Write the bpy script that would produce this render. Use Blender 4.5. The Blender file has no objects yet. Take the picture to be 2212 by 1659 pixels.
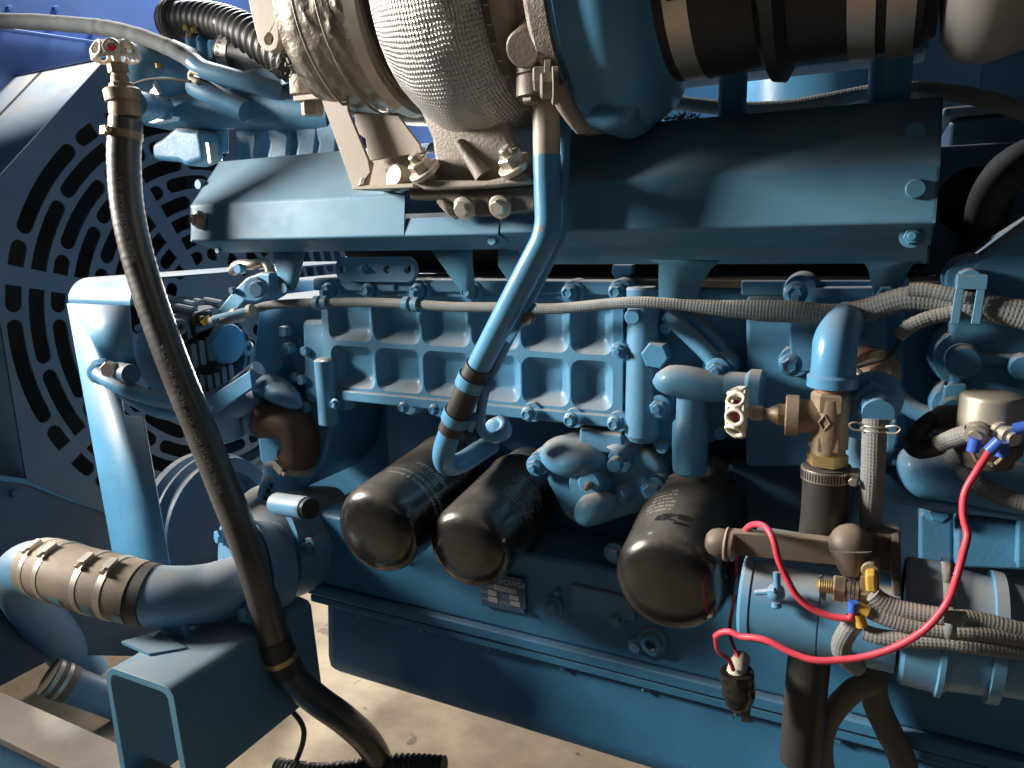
import bpy, bmesh, math, random
from mathutils import Vector, Matrix, Quaternion
from mathutils.geometry import tessellate_polygon
V = Vector
R_ = math.radians
random.seed(7)
scene = bpy.context.scene
COL = scene.collection

# ---------------------------------------------------------------- camera
YAW, PITCH, ROLL = R_(27), R_(11.7), R_(1.4)
CAM = V((0, -1.15, 1.25))
FW = V((-math.sin(YAW)*math.cos(PITCH), math.cos(YAW)*math.cos(PITCH), -math.sin(PITCH)))
R0 = V((math.cos(YAW), math.sin(YAW), 0)); U0 = R0.cross(FW)
RT = math.cos(ROLL)*R0 - math.sin(ROLL)*U0
UP = math.sin(ROLL)*R0 + math.cos(ROLL)*U0
FPX, PCX, PCY = 1590.0, 1106.0, 829.5          # survey grid of the photograph: 2212 x 1659
cd = bpy.data.cameras.new('camera'); cam = bpy.data.objects.new('camera', cd); COL.objects.link(cam)
cd.sensor_width = 36; cd.lens = 36*FPX/2212; cd.clip_start = 0.02; cd.clip_end = 60
cam.matrix_world = Matrix(((RT.x, UP.x, -FW.x, CAM.x), (RT.y, UP.y, -FW.y, CAM.y), (RT.z, UP.z, -FW.z, CAM.z), (0, 0, 0, 1)))
scene.camera = cam

# ---------------------------------------------------------------- world, lamps, exposure
w = bpy.data.worlds.new('World'); scene.world = w; w.use_nodes = True
w.node_tree.nodes['Background'].inputs[0].default_value = (0.50, 0.72, 1.0, 1)
w.node_tree.nodes['Background'].inputs[1].default_value = 0.034
def lamp(name, loc, aim, size, power, col, sy=None):
    l = bpy.data.lights.new(name, 'AREA'); l.energy = power; l.color = col; l.size = size
    if sy: l.shape = 'RECTANGLE'; l.size_y = sy
    o = bpy.data.objects.new(name, l); COL.objects.link(o); o.location = loc
    o.rotation_euler = (V(aim)-V(loc)).to_track_quat('-Z', 'Y').to_euler()
    return o
KD = V((0.89, 0.345, -0.335)).normalized()
kt = V((-0.55, -0.1, 1.0))
kl = lamp('doorway_lamp', kt-KD*3.6, kt, 0.72, 38, (1.0, 0.945, 0.86)); kl.data.spread = R_(54)
lamp('roof_lamp', (-2.22, 0.9, 3.0), (-0.7, 0.2, 1.3), 0.3, 105, (0.93, 0.97, 1.0))
lamp('rear_door_lamp', (-2.2, 2.0, 1.0), (-0.9, -0.15, 0.0), 0.4, 85, (1.0, 0.91, 0.78))
lamp('fill_lamp', (0.9, -2.6, 2.9), (-0.5, 0.0, 0.8), 1.4, 2.2, (1.0, 0.90, 0.78))  # added weak fill from behind the camera, no lamp hangs there
scene.view_settings.view_transform = 'Standard'; scene.view_settings.look = 'None'
scene.view_settings.exposure = 0.0; scene.view_settings.gamma = 1.0
scene.render.engine = 'CYCLES'
scene.cycles.use_denoising = True
scene.cycles.max_bounces = 5; scene.cycles.glossy_bounces = 3; scene.cycles.diffuse_bounces = 3
scene.cycles.sample_clamp_indirect = 4.0

# ---------------------------------------------------------------- survey helpers
def ray(px, py): return FW*FPX + RT*(px-PCX) + UP*(PCY-py)
def Q(px, py, y=0.0):
    d = ray(px, py); return CAM + d*((y-CAM.y)/d.y)
def QX(px, py, x):
    d = ray(px, py); return CAM + d*((x-CAM.x)/d.x)
def QZ(px, py, z):
    d = ray(px, py); return CAM + d*((z-CAM.z)/d.z)
def S(px, py, y=0.0): return (Q(px, py, y)-CAM).dot(FW)/FPX
def pix(p):
    v = V(p)-CAM; z = v.dot(FW); return PCX+FPX*v.dot(RT)/z, PCY-FPX*v.dot(UP)/z

# ---------------------------------------------------------------- materials
MATS = {}
def mat(name, col, rough=0.5, metal=0.0, dust=0.0, bump=0.0, bscale=120.0, var=0.12, vscale=6.0, coat=0.0,
        spots=None, dustcol=(0.40, 0.315, 0.225), spec=0.5, film=0.0, weave=None):
    m = bpy.data.materials.new(name); m.use_nodes = True; MATS[name] = m
    nt = m.node_tree; N = nt.nodes; L = nt.links; b = N['Principled BSDF']
    def nd(t, **k):
        n = N.new(t)
        for a, v in k.items(): setattr(n, a, v)
        return n
    tc = nd('ShaderNodeTexCoord')
    def noise(sc, det=4, rg=0.55):
        n = nd('ShaderNodeTexNoise'); n.inputs['Scale'].default_value = sc; n.inputs['Detail'].default_value = det
        n.inputs['Roughness'].default_value = rg; L.new(tc.outputs['Object'], n.inputs['Vector']); return n
    def ramp(src, a, bb, lo=0.0, hi=1.0):
        r = nd('ShaderNodeMapRange'); r.inputs[1].default_value = a; r.inputs[2].default_value = bb
        r.inputs[3].default_value = lo; r.inputs[4].default_value = hi; L.new(src, r.inputs[0]); return r
    def mix(f, c1, c2, mode='MIX'):
        x = nd('ShaderNodeMix', data_type='RGBA', blend_type=mode)
        if isinstance(f, float): x.inputs[0].default_value = f
        else: L.new(f, x.inputs[0])
        for s, c in ((6, c1), (7, c2)):
            if isinstance(c, tuple): x.inputs[s].default_value = (*c, 1)
            else: L.new(c, x.inputs[s])
        return x.outputs[2]
    n1 = noise(vscale, 5)
    dk = tuple(c*(1-var) for c in col); lt = tuple(min(1, c*(1+var)) for c in col)
    c = mix(ramp(n1.outputs['Fac'], 0.35, 0.65).outputs[0], dk, lt)
    rsock = None
    if spots:                                  # chips, stains and rust with a shape of their own
        sc_, th, scol = spots
        n2 = noise(sc_, 3, 0.6)
        c = mix(ramp(n2.outputs['Fac'], th, th+0.02).outputs[0], c, scol)
    if film:                                   # thin even dirt film, blotchy
        n3 = noise(vscale*0.7, 6, 0.65)
        c = mix(ramp(n3.outputs['Fac'], 0.38, 0.7, film*0.25, film).outputs[0], c, dustcol)
    if dust:                                   # dust that has settled on upward faces
        g = nd('ShaderNodeNewGeometry'); sx = nd('ShaderNodeSeparateXYZ'); L.new(g.outputs['Normal'], sx.inputs[0])
        up = ramp(sx.outputs['Z'], 0.30, 0.92)
        n4 = noise(14.0, 6, 0.7); br = ramp(n4.outputs['Fac'], 0.3, 0.62, 0.45, 1.0)
        mu = nd('ShaderNodeMath', operation='MULTIPLY'); L.new(up.outputs[0], mu.inputs[0]); L.new(br.outputs[0], mu.inputs[1])
        m2 = nd('ShaderNodeMath', operation='MULTIPLY'); L.new(mu.outputs[0], m2.inputs[0]); m2.inputs[1].default_value = dust
        c = mix(m2.outputs[0], c, dustcol)
        rr = nd('ShaderNodeMapRange'); rr.inputs[3].default_value = rough; rr.inputs[4].default_value = 0.9
        L.new(m2.outputs[0], rr.inputs[0]); rsock = rr.outputs[0]
    n5 = noise(vscale*3, 5, 0.6)
    rv = ramp(n5.outputs['Fac'], 0.3, 0.7, -0.07, 0.09)
    ad = nd('ShaderNodeMath', operation='ADD'); L.new(rv.outputs[0], ad.inputs[0])
    if rsock is not None: L.new(rsock, ad.inputs[1])
    else: ad.inputs[1].default_value = rough
    L.new(ad.outputs[0], b.inputs['Roughness'])
    L.new(c, b.inputs['Base Color'])
    b.inputs['Metallic'].default_value = metal
    b.inputs['Specular IOR Level'].default_value = spec
    b.inputs['Coat Weight'].default_value = coat
    b.inputs['Coat Roughness'].default_value = 0.12
    prev = None
    if bump:
        n6 = noise(bscale, 4, 0.6); bp = nd('ShaderNodeBump'); bp.inputs['Strength'].default_value = bump
        bp.inputs['Distance'].default_value = 0.004; L.new(n6.outputs['Fac'], bp.inputs['Height'])
        prev = bp
    if weave:                                  # woven or braided surface in the tube's own UV, metres along u, v
        fu, fv, st = weave
        uv = nd('ShaderNodeUVMap'); sp = nd('ShaderNodeSeparateXYZ'); L.new(uv.outputs[0], sp.inputs[0])
        def sine(sock, f, ph=None):
            a = nd('ShaderNodeMath', operation='MULTIPLY'); L.new(sock, a.inputs[0]); a.inputs[1].default_value = f*6.2832
            if ph is not None:
                d = nd('ShaderNodeMath', operation='ADD'); L.new(a.outputs[0], d.inputs[0]); L.new(ph, d.inputs[1]); a = d
            s_ = nd('ShaderNodeMath', operation='SINE'); L.new(a.outputs[0], s_.inputs[0]); return s_.outputs[0]
        nw = noise(45.0, 3); nwr = ramp(nw.outputs['Fac'], 0.2, 0.8, -1.6, 1.6).outputs[0]
        s1 = sine(sp.outputs[0], fu, nwr); s2 = sine(sp.outputs[1], fv, nwr)
        mm = nd('ShaderNodeMath', operation='MULTIPLY'); L.new(s1, mm.inputs[0]); L.new(s2, mm.inputs[1])
        ab = nd('ShaderNodeMath', operation='MAXIMUM'); L.new(s1, ab.inputs[0]); L.new(s2, ab.inputs[1])
        s3 = nd('ShaderNodeMath', operation='ADD'); L.new(mm.outputs[0], s3.inputs[0]); L.new(ab.outputs[0], s3.inputs[1])
        bw = nd('ShaderNodeBump'); bw.inputs['Strength'].default_value = st; bw.inputs['Distance'].default_value = 0.0025
        L.new(s3.outputs[0], bw.inputs['Height'])
        if prev: L.new(prev.outputs[0], bw.inputs['Normal'])
        prev = bw
    if prev: L.new(prev.outputs[0], b.inputs['Normal'])
    return m
mat('paint', (0.058, 0.235, 0.41), 0.44, dust=0.80, bump=0.06, bscale=90, var=0.10, film=0.05, coat=0.06, spots=(40.0, 0.735, (0.28, 0.25, 0.21)))
mat('cast', (0.057, 0.230, 0.395), 0.48, dust=0.86, bump=0.16, bscale=140, var=0.15, film=0.09, coat=0.08, spots=(46.0, 0.725, (0.22, 0.19, 0.16)))
mat('starter_paint', (0.085, 0.26, 0.43), 0.40, dust=0.72, bump=0.05, bscale=60, var=0.12, film=0.07, spots=(30.0, 0.73, (0.25, 0.2, 0.16)))
mat('dustysteel', (0.085, 0.10, 0.115), 0.6, dust=0.55, var=0.3, vscale=4, film=0.22)
mat('alt_paint', (0.105, 0.185, 0.245), 0.5, dust=0.6, bump=0.15, bscale=140, var=0.15, film=0.15)
mat('shroud_side', (0.085, 0.235, 0.37), 0.5, dust=0.8, bump=0.03, var=0.08, film=0.12)  # lit tone of the shroud paint; the fan guard gets a darkened copy
mat('lowcast', (0.045, 0.185, 0.335), 0.45, dust=0.22, bump=0.12, bscale=140, var=0.12)
mat('sheet', (0.058, 0.215, 0.345), 0.52, dust=0.40, bump=0.03, bscale=40, var=0.08, film=0.10, spots=(34.0, 0.745, (0.35, 0.30, 0.25)))
mat('pipe_paint', (0.085, 0.27, 0.46), 0.34, dust=0.30, bump=0.05, bscale=60, var=0.1, spots=(22.0, 0.71, (0.30, 0.20, 0.13)))
mat('coolant_paint', (0.075, 0.23, 0.39), 0.38, dust=0.55, bump=0.06, bscale=50, var=0.12, film=0.16, spots=(13.0, 0.675, (0.26, 0.11, 0.06)))
mat('shaded_paint', (0.075, 0.140, 0.200), 0.6, dust=0.65, bump=0.03, var=0.10, film=0.14)  # same shroud paint darkened, the fan guard's shade is put into its colour
mat('wall_paint', (0.085, 0.165, 0.42), 0.5, var=0.06, film=0.05)
mat('greybeige', (0.40, 0.345, 0.28), 0.48, dust=0.4, bump=0.05, bscale=90, var=0.08, film=0.1)
mat('castgrey', (0.30, 0.265, 0.225), 0.50, metal=0.15, dust=0.5, bump=0.30, bscale=220, var=0.15)
mat('castdark', (0.17, 0.14, 0.115), 0.5, metal=0.2, dust=0.35, bump=0.22, bscale=160, var=0.15)
mat('speckle', (0.42, 0.37, 0.31), 0.6, metal=0.1, dust=0.4, bump=0.8, bscale=380, var=0.3, vscale=60)
mat('foil', (0.33, 0.29, 0.245), 0.42, metal=0.65, bump=0.95, bscale=34, var=0.25, vscale=10)
mat('blanket', (0.55, 0.54, 0.53), 0.38, metal=0.7, var=0.22, vscale=9, weave=(205, 150, 0.62))
mat('steel', (0.52, 0.47, 0.40), 0.35, metal=0.85, dust=0.35, bump=0.03, var=0.12, film=0.15)
mat('zinc', (0.62, 0.57, 0.49), 0.36, metal=0.7, dust=0.3, var=0.1, film=0.2)
mat('relaymetal', (0.50, 0.46, 0.38), 0.38, metal=0.6, dust=0.4, var=0.1, film=0.25)
mat('brass', (0.27, 0.205, 0.130), 0.52, metal=0.35, dust=0.45, bump=0.18, bscale=200, var=0.2, film=0.25)
mat('brassbright', (0.52, 0.37, 0.16), 0.36, metal=0.75, var=0.2, film=0.15)
mat('copper', (0.45, 0.27, 0.19), 0.42, metal=0.6, var=0.2)
mat('rubber', (0.016, 0.015, 0.0145), 0.46, bump=0.05, bscale=80, var=0.2, film=0.10, dust=0.25, dustcol=(0.27, 0.245, 0.22))
mat('hose', (0.030, 0.0275, 0.025), 0.36, var=0.2, film=0.20, spec=0.8, dust=0.2, bump=0.06, bscale=110, dustcol=(0.27, 0.245, 0.22))
mat('rubberblue', (0.012, 0.0115, 0.012), 0.5, var=0.2, film=0.015)
mat('brownrubber', (0.075, 0.035, 0.019), 0.6, var=0.2, film=0.1)
mat('sleeve', (0.12, 0.098, 0.078), 0.6, dust=0.7, var=0.2, film=0.35, bump=0.1)
mat('filter', (0.008, 0.0078, 0.0075), 0.22, dust=0.36, var=0.2, vscale=14, film=0.055, coat=0.45, dustcol=(0.27, 0.24, 0.205))
mat('boot', (0.045, 0.037, 0.031), 0.52, dust=0.5, var=0.15, film=0.25)
mat('conduit', (0.135, 0.165, 0.180), 0.75, dust=0.55, var=0.15, vscale=20, film=0.16, weave=(210, 260, 0.30))
mat('loom', (0.19, 0.205, 0.205), 0.72, dust=0.55, var=0.15, vscale=20, film=0.18, weave=(230, 260, 0.28))
mat('clip', (0.10, 0.24, 0.36), 0.35, dust=0.4, var=0.1)
mat('greenclip', (0.10, 0.235, 0.27), 0.4, dust=0.5, var=0.2)
mat('white', (0.74, 0.68, 0.56), 0.42, dust=0.3, var=0.08, film=0.12)
mat('red', (0.45, 0.025, 0.03), 0.45)
mat('redwire', (0.68, 0.045, 0.085), 0.44, var=0.10, vscale=14, film=0.08)
mat('blueterm', (0.045, 0.13, 0.52), 0.4)
mat('yellow', (0.60, 0.36, 0.05), 0.5, film=0.1)
mat('cream', (0.52, 0.46, 0.34), 0.6)
mat('tape', (0.014, 0.013, 0.013), 0.22, bump=0.5, bscale=45)
mat('grease', (0.50, 0.46, 0.37), 0.4, bump=0.2)
mat('blackvoid', (0.018, 0.016, 0.015), 0.8)
mat('corebrown', (0.055, 0.044, 0.038), 0.85, bump=0.2)
mat('concrete', (0.40, 0.315, 0.215), 0.85, bump=0.7, bscale=16, var=0.28, vscale=5, spots=(7.0, 0.66, (0.20, 0.16, 0.12)))
mat('print', (0.46, 0.45, 0.43), 0.55, film=0.2)
mat('printwhite', (0.55, 0.53, 0.50), 0.5)
mat('plate', (0.035, 0.10, 0.19), 0.4, film=0.1)
mat('field', (0.42, 0.40, 0.37), 0.5)
mat('dark_blue', (0.022, 0.075, 0.135), 0.48, dust=0.5, var=0.12, film=0.05)
mat('ledge', (0.20, 0.155, 0.11), 0.8, var=0.25, vscale=25, dust=0.7)
mat('wirefoil', (0.72, 0.75, 0.80), 0.35, metal=0.8, bump=0.7, bscale=70)
mat('silverhose', (0.27, 0.26, 0.25), 0.42, metal=0.25, film=0.08)

# ---------------------------------------------------------------- mesh helpers
class MB:
    def __init__(s): s.v = []; s.f = []; s.uv = {}
    def add(s, vs, fs, uvs=None):
        o = len(s.v); s.v += [tuple(p) for p in vs]
        for i, f in enumerate(fs):
            s.f.append([a+o for a in f])
            if uvs: s.uv[len(s.f)-1] = uvs[i]
        return s
    def prism(s, pts, vec):
        pts = [V(p) for p in pts]; vec = V(vec); n = len(pts)
        nn = sum(((pts[i]-pts[0]).cross(pts[(i+1) % n]-pts[0]) for i in range(n)), V())
        if nn.dot(vec) > 0: pts = pts[::-1]
        fs = [list(range(n)), list(range(2*n-1, n-1, -1))]
        fs += [[(i+1) % n, i, n+i, n+(i+1) % n] for i in range(n)]
        return s.add(pts+[p+vec for p in pts], fs)
    def box(s, lo, hi):
        x0, y0, z0 = lo; x1, y1, z1 = hi
        return s.prism([(x0, y0, z0), (x1, y0, z0), (x1, y0, z1), (x0, y0, z1)], (0, y1-y0, 0))
    def lathe(s, p, ax, prof, n=32, u=None, a0=0.0, a1=2*math.pi):
        p = V(p); ax = V(ax).normalized()
        u = V(u) if u else ax.orthogonal()
        u = (u-ax*u.dot(ax)).normalized(); w_ = ax.cross(u)
        full = abs(a1-a0-2*math.pi) < 1e-6
        vs = []; m = n if full else n+1
        for d, r in prof:
            for k in range(m):
                a = a0+(a1-a0)*k/n; vs.append(p+ax*d+(u*math.cos(a)+w_*math.sin(a))*r)
        fs = []; uvs = []; dist = 0; ds = [0]
        for i in range(1, len(prof)):
            dist += math.hypot(prof[i][0]-prof[i-1][0], prof[i][1]-prof[i-1][1]); ds.append(dist)
        rm = max(r for d, r in prof)
        for i in range(len(prof)-1):
            for k in range(n):
                k2 = (k+1) % m
                fs.append([i*m+k, i*m+k2, (i+1)*m+k2, (i+1)*m+k])
                va, vb = rm*(a1-a0)*k/n, rm*(a1-a0)*(k+1)/n
                uvs.append([(ds[i], va), (ds[i], vb), (ds[i+1], vb), (ds[i+1], va)])
        if full:
            if prof[0][1] > 1e-5: fs.append(list(range(m-1, -1, -1))); uvs.append([(0, 0)]*m)
            if prof[-1][1] > 1e-5: fs.append([(len(prof)-1)*m+k for k in range(m)]); uvs.append([(0, 0)]*m)
        return s.add(vs, fs, uvs)
    def cyl(s, a, b, r, n=24, r2=None):
        a = V(a); b = V(b); return s.lathe(a, b-a, [(0, r), ((b-a).length, r if r2 is None else r2)], n)
    def hexa(s, p, ax, r, h, ch=0.12, rot=0.0):
        p = V(p); ax = V(ax).normalized(); u = ax.orthogonal().normalized(); u = Quaternion(ax, rot) @ u
        return s.lathe(p, ax, [(0, r), (h*(1-ch), r), (h, r*0.88)], 6, u=u)
    def tube(s, path, rad, n=16, cap=True, rib=None, twist=0.0):
        ps = path; vs = []; fs = []; uvs = []
        fr = frames(ps); L_ = 0.0; ls = []
        for i, p in enumerate(ps):
            if i: L_ += (ps[i]-ps[i-1]).length
            ls.append(L_)
        for i, p in enumerate(ps):
            t, u, w_ = fr[i]; r = rad(ls[i]/max(L_, 1e-9)) if callable(rad) else rad
            for k in range(n):
                a = 2*math.pi*k/n; vs.append(p+(u*math.cos(a)+w_*math.sin(a))*r*(rib(ls[i], a) if rib else 1.0))
        rr = rad(0.5) if callable(rad) else rad
        for i in range(len(ps)-1):
            for k in range(n):
                k2 = (k+1) % n
                fs.append([i*n+k, i*n+k2, (i+1)*n+k2, (i+1)*n+k])
                va, vb = 2*math.pi*rr*k/n, 2*math.pi*rr*(k+1)/n
                uvs.append([(ls[i], va), (ls[i], vb), (ls[i+1], vb), (ls[i+1], va)])
        if cap:
            fs.append(list(range(n-1, -1, -1))); uvs.append([(0, 0)]*n)
            fs.append([(len(ps)-1)*n+k for k in range(n)]); uvs.append([(0, 0)]*n)
        return s.add(vs, fs, uvs)
def frames(ps):
    n = len(ps); ts = []
    for i in range(n):
        a = ps[max(i-1, 0)]; b = ps[min(i+1, n-1)]; ts.append((b-a).normalized())
    u = ts[0].orthogonal().normalized(); out = []
    for i in range(n):
        if i:
            q = ts[i-1].rotation_difference(ts[i]); u = q @ u
        u = (u-ts[i]*u.dot(ts[i])).normalized(); out.append((ts[i], u, ts[i].cross(u)))
    return out
def smooth(pts, step=0.01):
    pts = [V(p) for p in pts]; P_ = [pts[0]*2-pts[1]]+pts+[pts[-1]*2-pts[-2]]; out = []
    for i in range(1, len(P_)-2):
        a, b, c, d = P_[i-1:i+3]; n = max(2, int((c-b).length/step))
        for k in range(n):
            t = k/n; out.append(0.5*((2*b)+(-a+c)*t+(2*a-5*b+4*c-d)*t*t+(-a+3*b-3*c+d)*t**3))
    out.append(pts[-1]); return out
def pp(lst, step=0.01):                       # survey polyline -> smoothed path
    return smooth([Q(*q) for q in lst], step)

WM = {}
def setpar(o, p):
    o.parent = p
    o.matrix_parent_inverse = Matrix.Translation(-WM.get(p.name, V((0, 0, 0))))
def obj(name, m, material, parent=None, bevel=0.0, seg=2, angle=35, solid=0.0, flat=False, wn=False):
    me = bpy.data.meshes.new(name)
    if isinstance(m, MB):
        me.from_pydata(m.v, [], m.f)
        if m.uv:
            ul = me.uv_layers.new(name='UVMap')
            for i, pl in enumerate(me.polygons):
                uv = m.uv.get(i)
                for j, li in enumerate(pl.loop_indices): ul.data[li].uv = uv[j] if uv else (0, 0)
    else: me = m
    me.validate(); me.update()
    bm = bmesh.new(); bm.from_mesh(me); bmesh.ops.recalc_face_normals(bm, faces=bm.faces); bm.to_mesh(me); bm.free()
    if not flat:
        for pl in me.polygons: pl.use_smooth = True
        me.set_sharp_from_angle(angle=R_(angle))
    o = bpy.data.objects.new(name, me); COL.objects.link(o)
    me.materials.append(MATS[material])
    if solid:
        md = o.modifiers.new('thickness', 'SOLIDIFY'); md.thickness = solid; md.offset = -1
    if bevel:
        md = o.modifiers.new('edge', 'BEVEL'); md.width = bevel; md.segments = seg; md.limit_method = 'ANGLE'; md.angle_limit = R_(angle); md.harden_normals = True
    if wn:
        md = o.modifiers.new('normals', 'WEIGHTED_NORMAL'); md.keep_sharp = True; md.weight = 100
    if parent: setpar(o, parent)
    return o
def thing(name, label, cat, loc, group=None):
    o = bpy.data.objects.new(name, None); COL.objects.link(o); o.location = loc; o.empty_display_size = 0.05
    WM[o.name] = V(loc); o['label'] = label; o['category'] = cat
    if group: o['group'] = group
    return o
def tag(o, label, cat, group=None):
    o['label'] = label; o['category'] = cat
    if group: o['group'] = group
    return o
def struct(o): o['kind'] = 'structure'; return o

# shared bolt meshes, axis +Z, unit head radius
def bolt_mesh(kind):
    m = MB()
    if kind == 'flange':
        m.lathe((0, 0, -0.3), (0, 0, 1), [(0, 1.45), (0.42, 1.45), (0.62, 1.15), (0.70, 0.9)], 28)
        m.lathe((0, 0, 0.2), (0, 0, 1), [(0, 1.04), (1.0, 1.04), (1.15, 0.90), (1.15, 0.72), (1.02, 0.62), (1.02, 0.0)], 6)
    elif kind == 'washer':
        m.lathe((0, 0, -0.3), (0, 0, 1), [(0, 1.55), (0.45, 1.55), (0.5, 1.45), (0.5, 0.5)], 28)
        m.lathe((0, 0, 0.1), (0, 0, 1), [(0, 1.08), (0.95, 1.08), (1.1, 0.92), (1.1, 0.0)], 6)
    elif kind == 'stud':
        m.lathe((0, 0, -0.3), (0, 0, 1), [(0, 1.5), (0.42, 1.5), (0.48, 1.4), (0.48, 0.5)], 28)
        m.lathe((0, 0, 0.1), (0, 0, 1), [(0, 1.06), (0.85, 1.06), (0.98, 0.92), (0.98, 0.5)], 6)
        m.lathe((0, 0, 0.9), (0, 0, 1), [(0, 0.55), (0.75, 0.55), (0.85, 0.45), (0.85, 0)], 16)
    elif kind == 'plain':
        m.lathe((0, 0, -0.4), (0, 0, 1), [(0, 1.05), (1.15, 1.05), (1.3, 0.92), (1.3, 0)], 6)
    elif kind == 'round':
        m.lathe((0, 0, -0.5), (0, 0, 1), [(0, 1.0), (1.3, 1.0), (1.5, 0.85), (1.5, 0.0)], 24)
    elif kind == 'boss':
        m.lathe((0, 0, -3), (0, 0, 1), [(0, 1.9), (2.6, 1.75), (2.9, 1.6), (2.9, 0.5)], 28)
    me = bpy.data.meshes.new('bolt_'+kind); me.from_pydata(m.v, [], m.f); me.update()
    for pl in me.polygons: pl.use_smooth = True
    me.set_sharp_from_angle(angle=R_(38)); return me
BM = {k: bolt_mesh(k) for k in ('flange', 'washer', 'stud', 'plain', 'round', 'boss')}
BMM = {}
def bolt(parent, loc, r, ax=(0, -1, 0), kind='flange', material='paint', name='bolt', rot=None, flat=1.0):
    key = (kind, material)
    if key not in BMM:
        me = BM[kind].copy(); me.materials.append(MATS[material]); BMM[key] = me
    o = bpy.data.objects.new(name, BMM[key]); COL.objects.link(o)
    q = V((0, 0, 1)).rotation_difference(V(ax).normalized())
    a = random.uniform(0, 1.05) if rot is None else rot
    o.matrix_basis = Matrix.LocRotScale(V(loc), q @ Quaternion((0, 0, 1), a), V((r, r, r*flat)))
    setpar(o, parent); return o
def boss(parent, loc, r, ax=(0, -1, 0), material='cast'): return bolt(parent, loc, r, ax, 'boss', material, 'boss', 0)

# flat text meshes, bent onto other surfaces by a map (u, v) -> point
def text_geo(s, h=1.0, align='LEFT'):
    cu = bpy.data.curves.new('t', 'FONT'); cu.body = s; cu.size = h; cu.align_x = align; cu.resolution_u = 3
    o = bpy.data.objects.new('t', cu); COL.objects.link(o)
    dg = bpy.context.evaluated_depsgraph_get(); me = o.evaluated_get(dg).to_mesh()
    vs = [tuple(v.co) for v in me.vertices]; fs = [list(p.vertices) for p in me.polygons]
    o.evaluated_get(dg).to_mesh_clear(); bpy.data.objects.remove(o); bpy.data.curves.remove(cu)
    return vs, fs
def text_on(m, s, h, fn, align='LEFT'):
    vs, fs = text_geo(s, h, align)
    m.add([fn(x, y) for x, y, z in vs], fs); return m
def rrect(cx, cz, hw, hh, r, n=5):
    pts = []
    for sx, sz, a0 in ((1, 1, 0), (-1, 1, 90), (-1, -1, 180), (1, -1, 270)):
        for k in range(n+1):
            a = R_(a0+90*k/n); pts.append((cx+sx*(hw-r)+r*math.cos(a), cz+sz*(hh-r)+r*math.sin(a)))
    return pts
def holed(outer, holes, fn, vec):             # plate with real openings: 2-D loops mapped by fn, extruded by vec
    m = MB(); loops = [outer]+holes
    flat = [p for l in loops for p in l]
    tris = tessellate_polygon([[V((a, b, 0)) for a, b in l] for l in loops])
    n = len(flat); P0 = [V(fn(a, b)) for a, b in flat]; vec = V(vec)
    fs = [list(t) for t in tris]+[[t[0]+n, t[2]+n, t[1]+n] for t in tris]
    o = 0
    for l in loops:
        k = len(l); fs += [[o+i, o+(i+1) % k, n+o+(i+1) % k, n+o+i] for i in range(k)]; o += k
    return m.add(P0+[p+vec for p in P0], fs)
def hoseclamp(parent, p, ax, r, w_=0.012, material='zinc', scr=None, name='clamp'):
    p = V(p); ax = V(ax).normalized(); m = MB()
    m.lathe(p-ax*w_/2, ax, [(0, r*0.98), (0, r+0.0012), (w_, r+0.0012), (w_, r*0.98)], 40)
    if scr:
        d = V(scr); d = (d-ax*d.dot(ax)).normalized(); t = ax.cross(d); c = p+d*(r+0.005)
        m.prism([c-ax*w_*.55-t*.013-d*.006, c+ax*w_*.55-t*.013-d*.006, c+ax*w_*.55+t*.013-d*.006, c-ax*w_*.55+t*.013-d*.006], d*.010)
        m.cyl(c-t*.013, c-t*.022, .0045, 12); m.hexa(c-t*.019, -t, .0058, .006)
    return obj(name, m, material, parent, bevel=0.0008)

# ================================================================ SETTING
m = MB().prism([(-4.5, -4, 0), (3, -4, 0), (3, 4, 0), (-4.5, 4, 0)], (0, 0, -0.1))
struct(obj('floor', m, 'concrete'))
m = MB().box((-4.4, 2.2, 0), (2.9, 2.3, 2.9)); struct(obj('wall_rear', m, 'wall_paint'))

# radiator with its octagonal fan shroud and slotted fan guard, facing the engine
XG = -1.95
rad = thing('radiator', 'blue radiator with octagonal shroud and slotted fan guard facing the engine', 'radiator', (XG-.3, .25, 0))
b1 = QX(57, 1035, XG); c0 = QX(470, 672, XG); b2 = QX(225, 1108, XG); t2 = QX(210, 148, XG)
cy, cz = c0.y, c0.z
y0 = b1.y; z0 = b1.z
slope_b = (b2.z-b1.z)/(b2.y-b1.y)
zc = t2.z - (t2.y-y0)*1.0
yy1 = 2*cy-y0
ch = 0.36
outer = [(y0, z0), (y0, zc), (t2.y+.03, t2.z+.03), (yy1-ch, t2.z+.03), (yy1, zc), (yy1, z0), (yy1-ch, z0-.17), (b2.y+.12, z0+slope_b*(b2.y+.12-y0))]
holes = []
def arc_slot(r0, r1, a0, a1, e0, e1):
    pts = []; rm = (r0+r1)/2; hw = (r1-r0)/2; n = max(4, int((a1-a0)*14))
    d = hw/rm
    A0 = a0+(d if e0 else 0); A1 = a1-(d if e1 else 0)
    P = lambda r, a: (cy+r*math.cos(a), cz+r*math.sin(a))
    pts += [P(r1, A0+(A1-A0)*k/n) for k in range(n+1)]
    if e1: pts += [P(rm+hw*math.cos(t), A1+hw/rm*math.sin(t)) for t in [math.pi*k/6 for k in range(1, 6)]]
    pts += [P(r0, A1-(A1-A0)*k/n) for k in range(n+1)]
    if e0: pts += [P(rm-hw*math.cos(t), A0-hw/rm*math.sin(t)) for t in [math.pi*k/6 for k in range(1, 6)]]
    return pts
ctr = []
RO = 0.655
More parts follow.
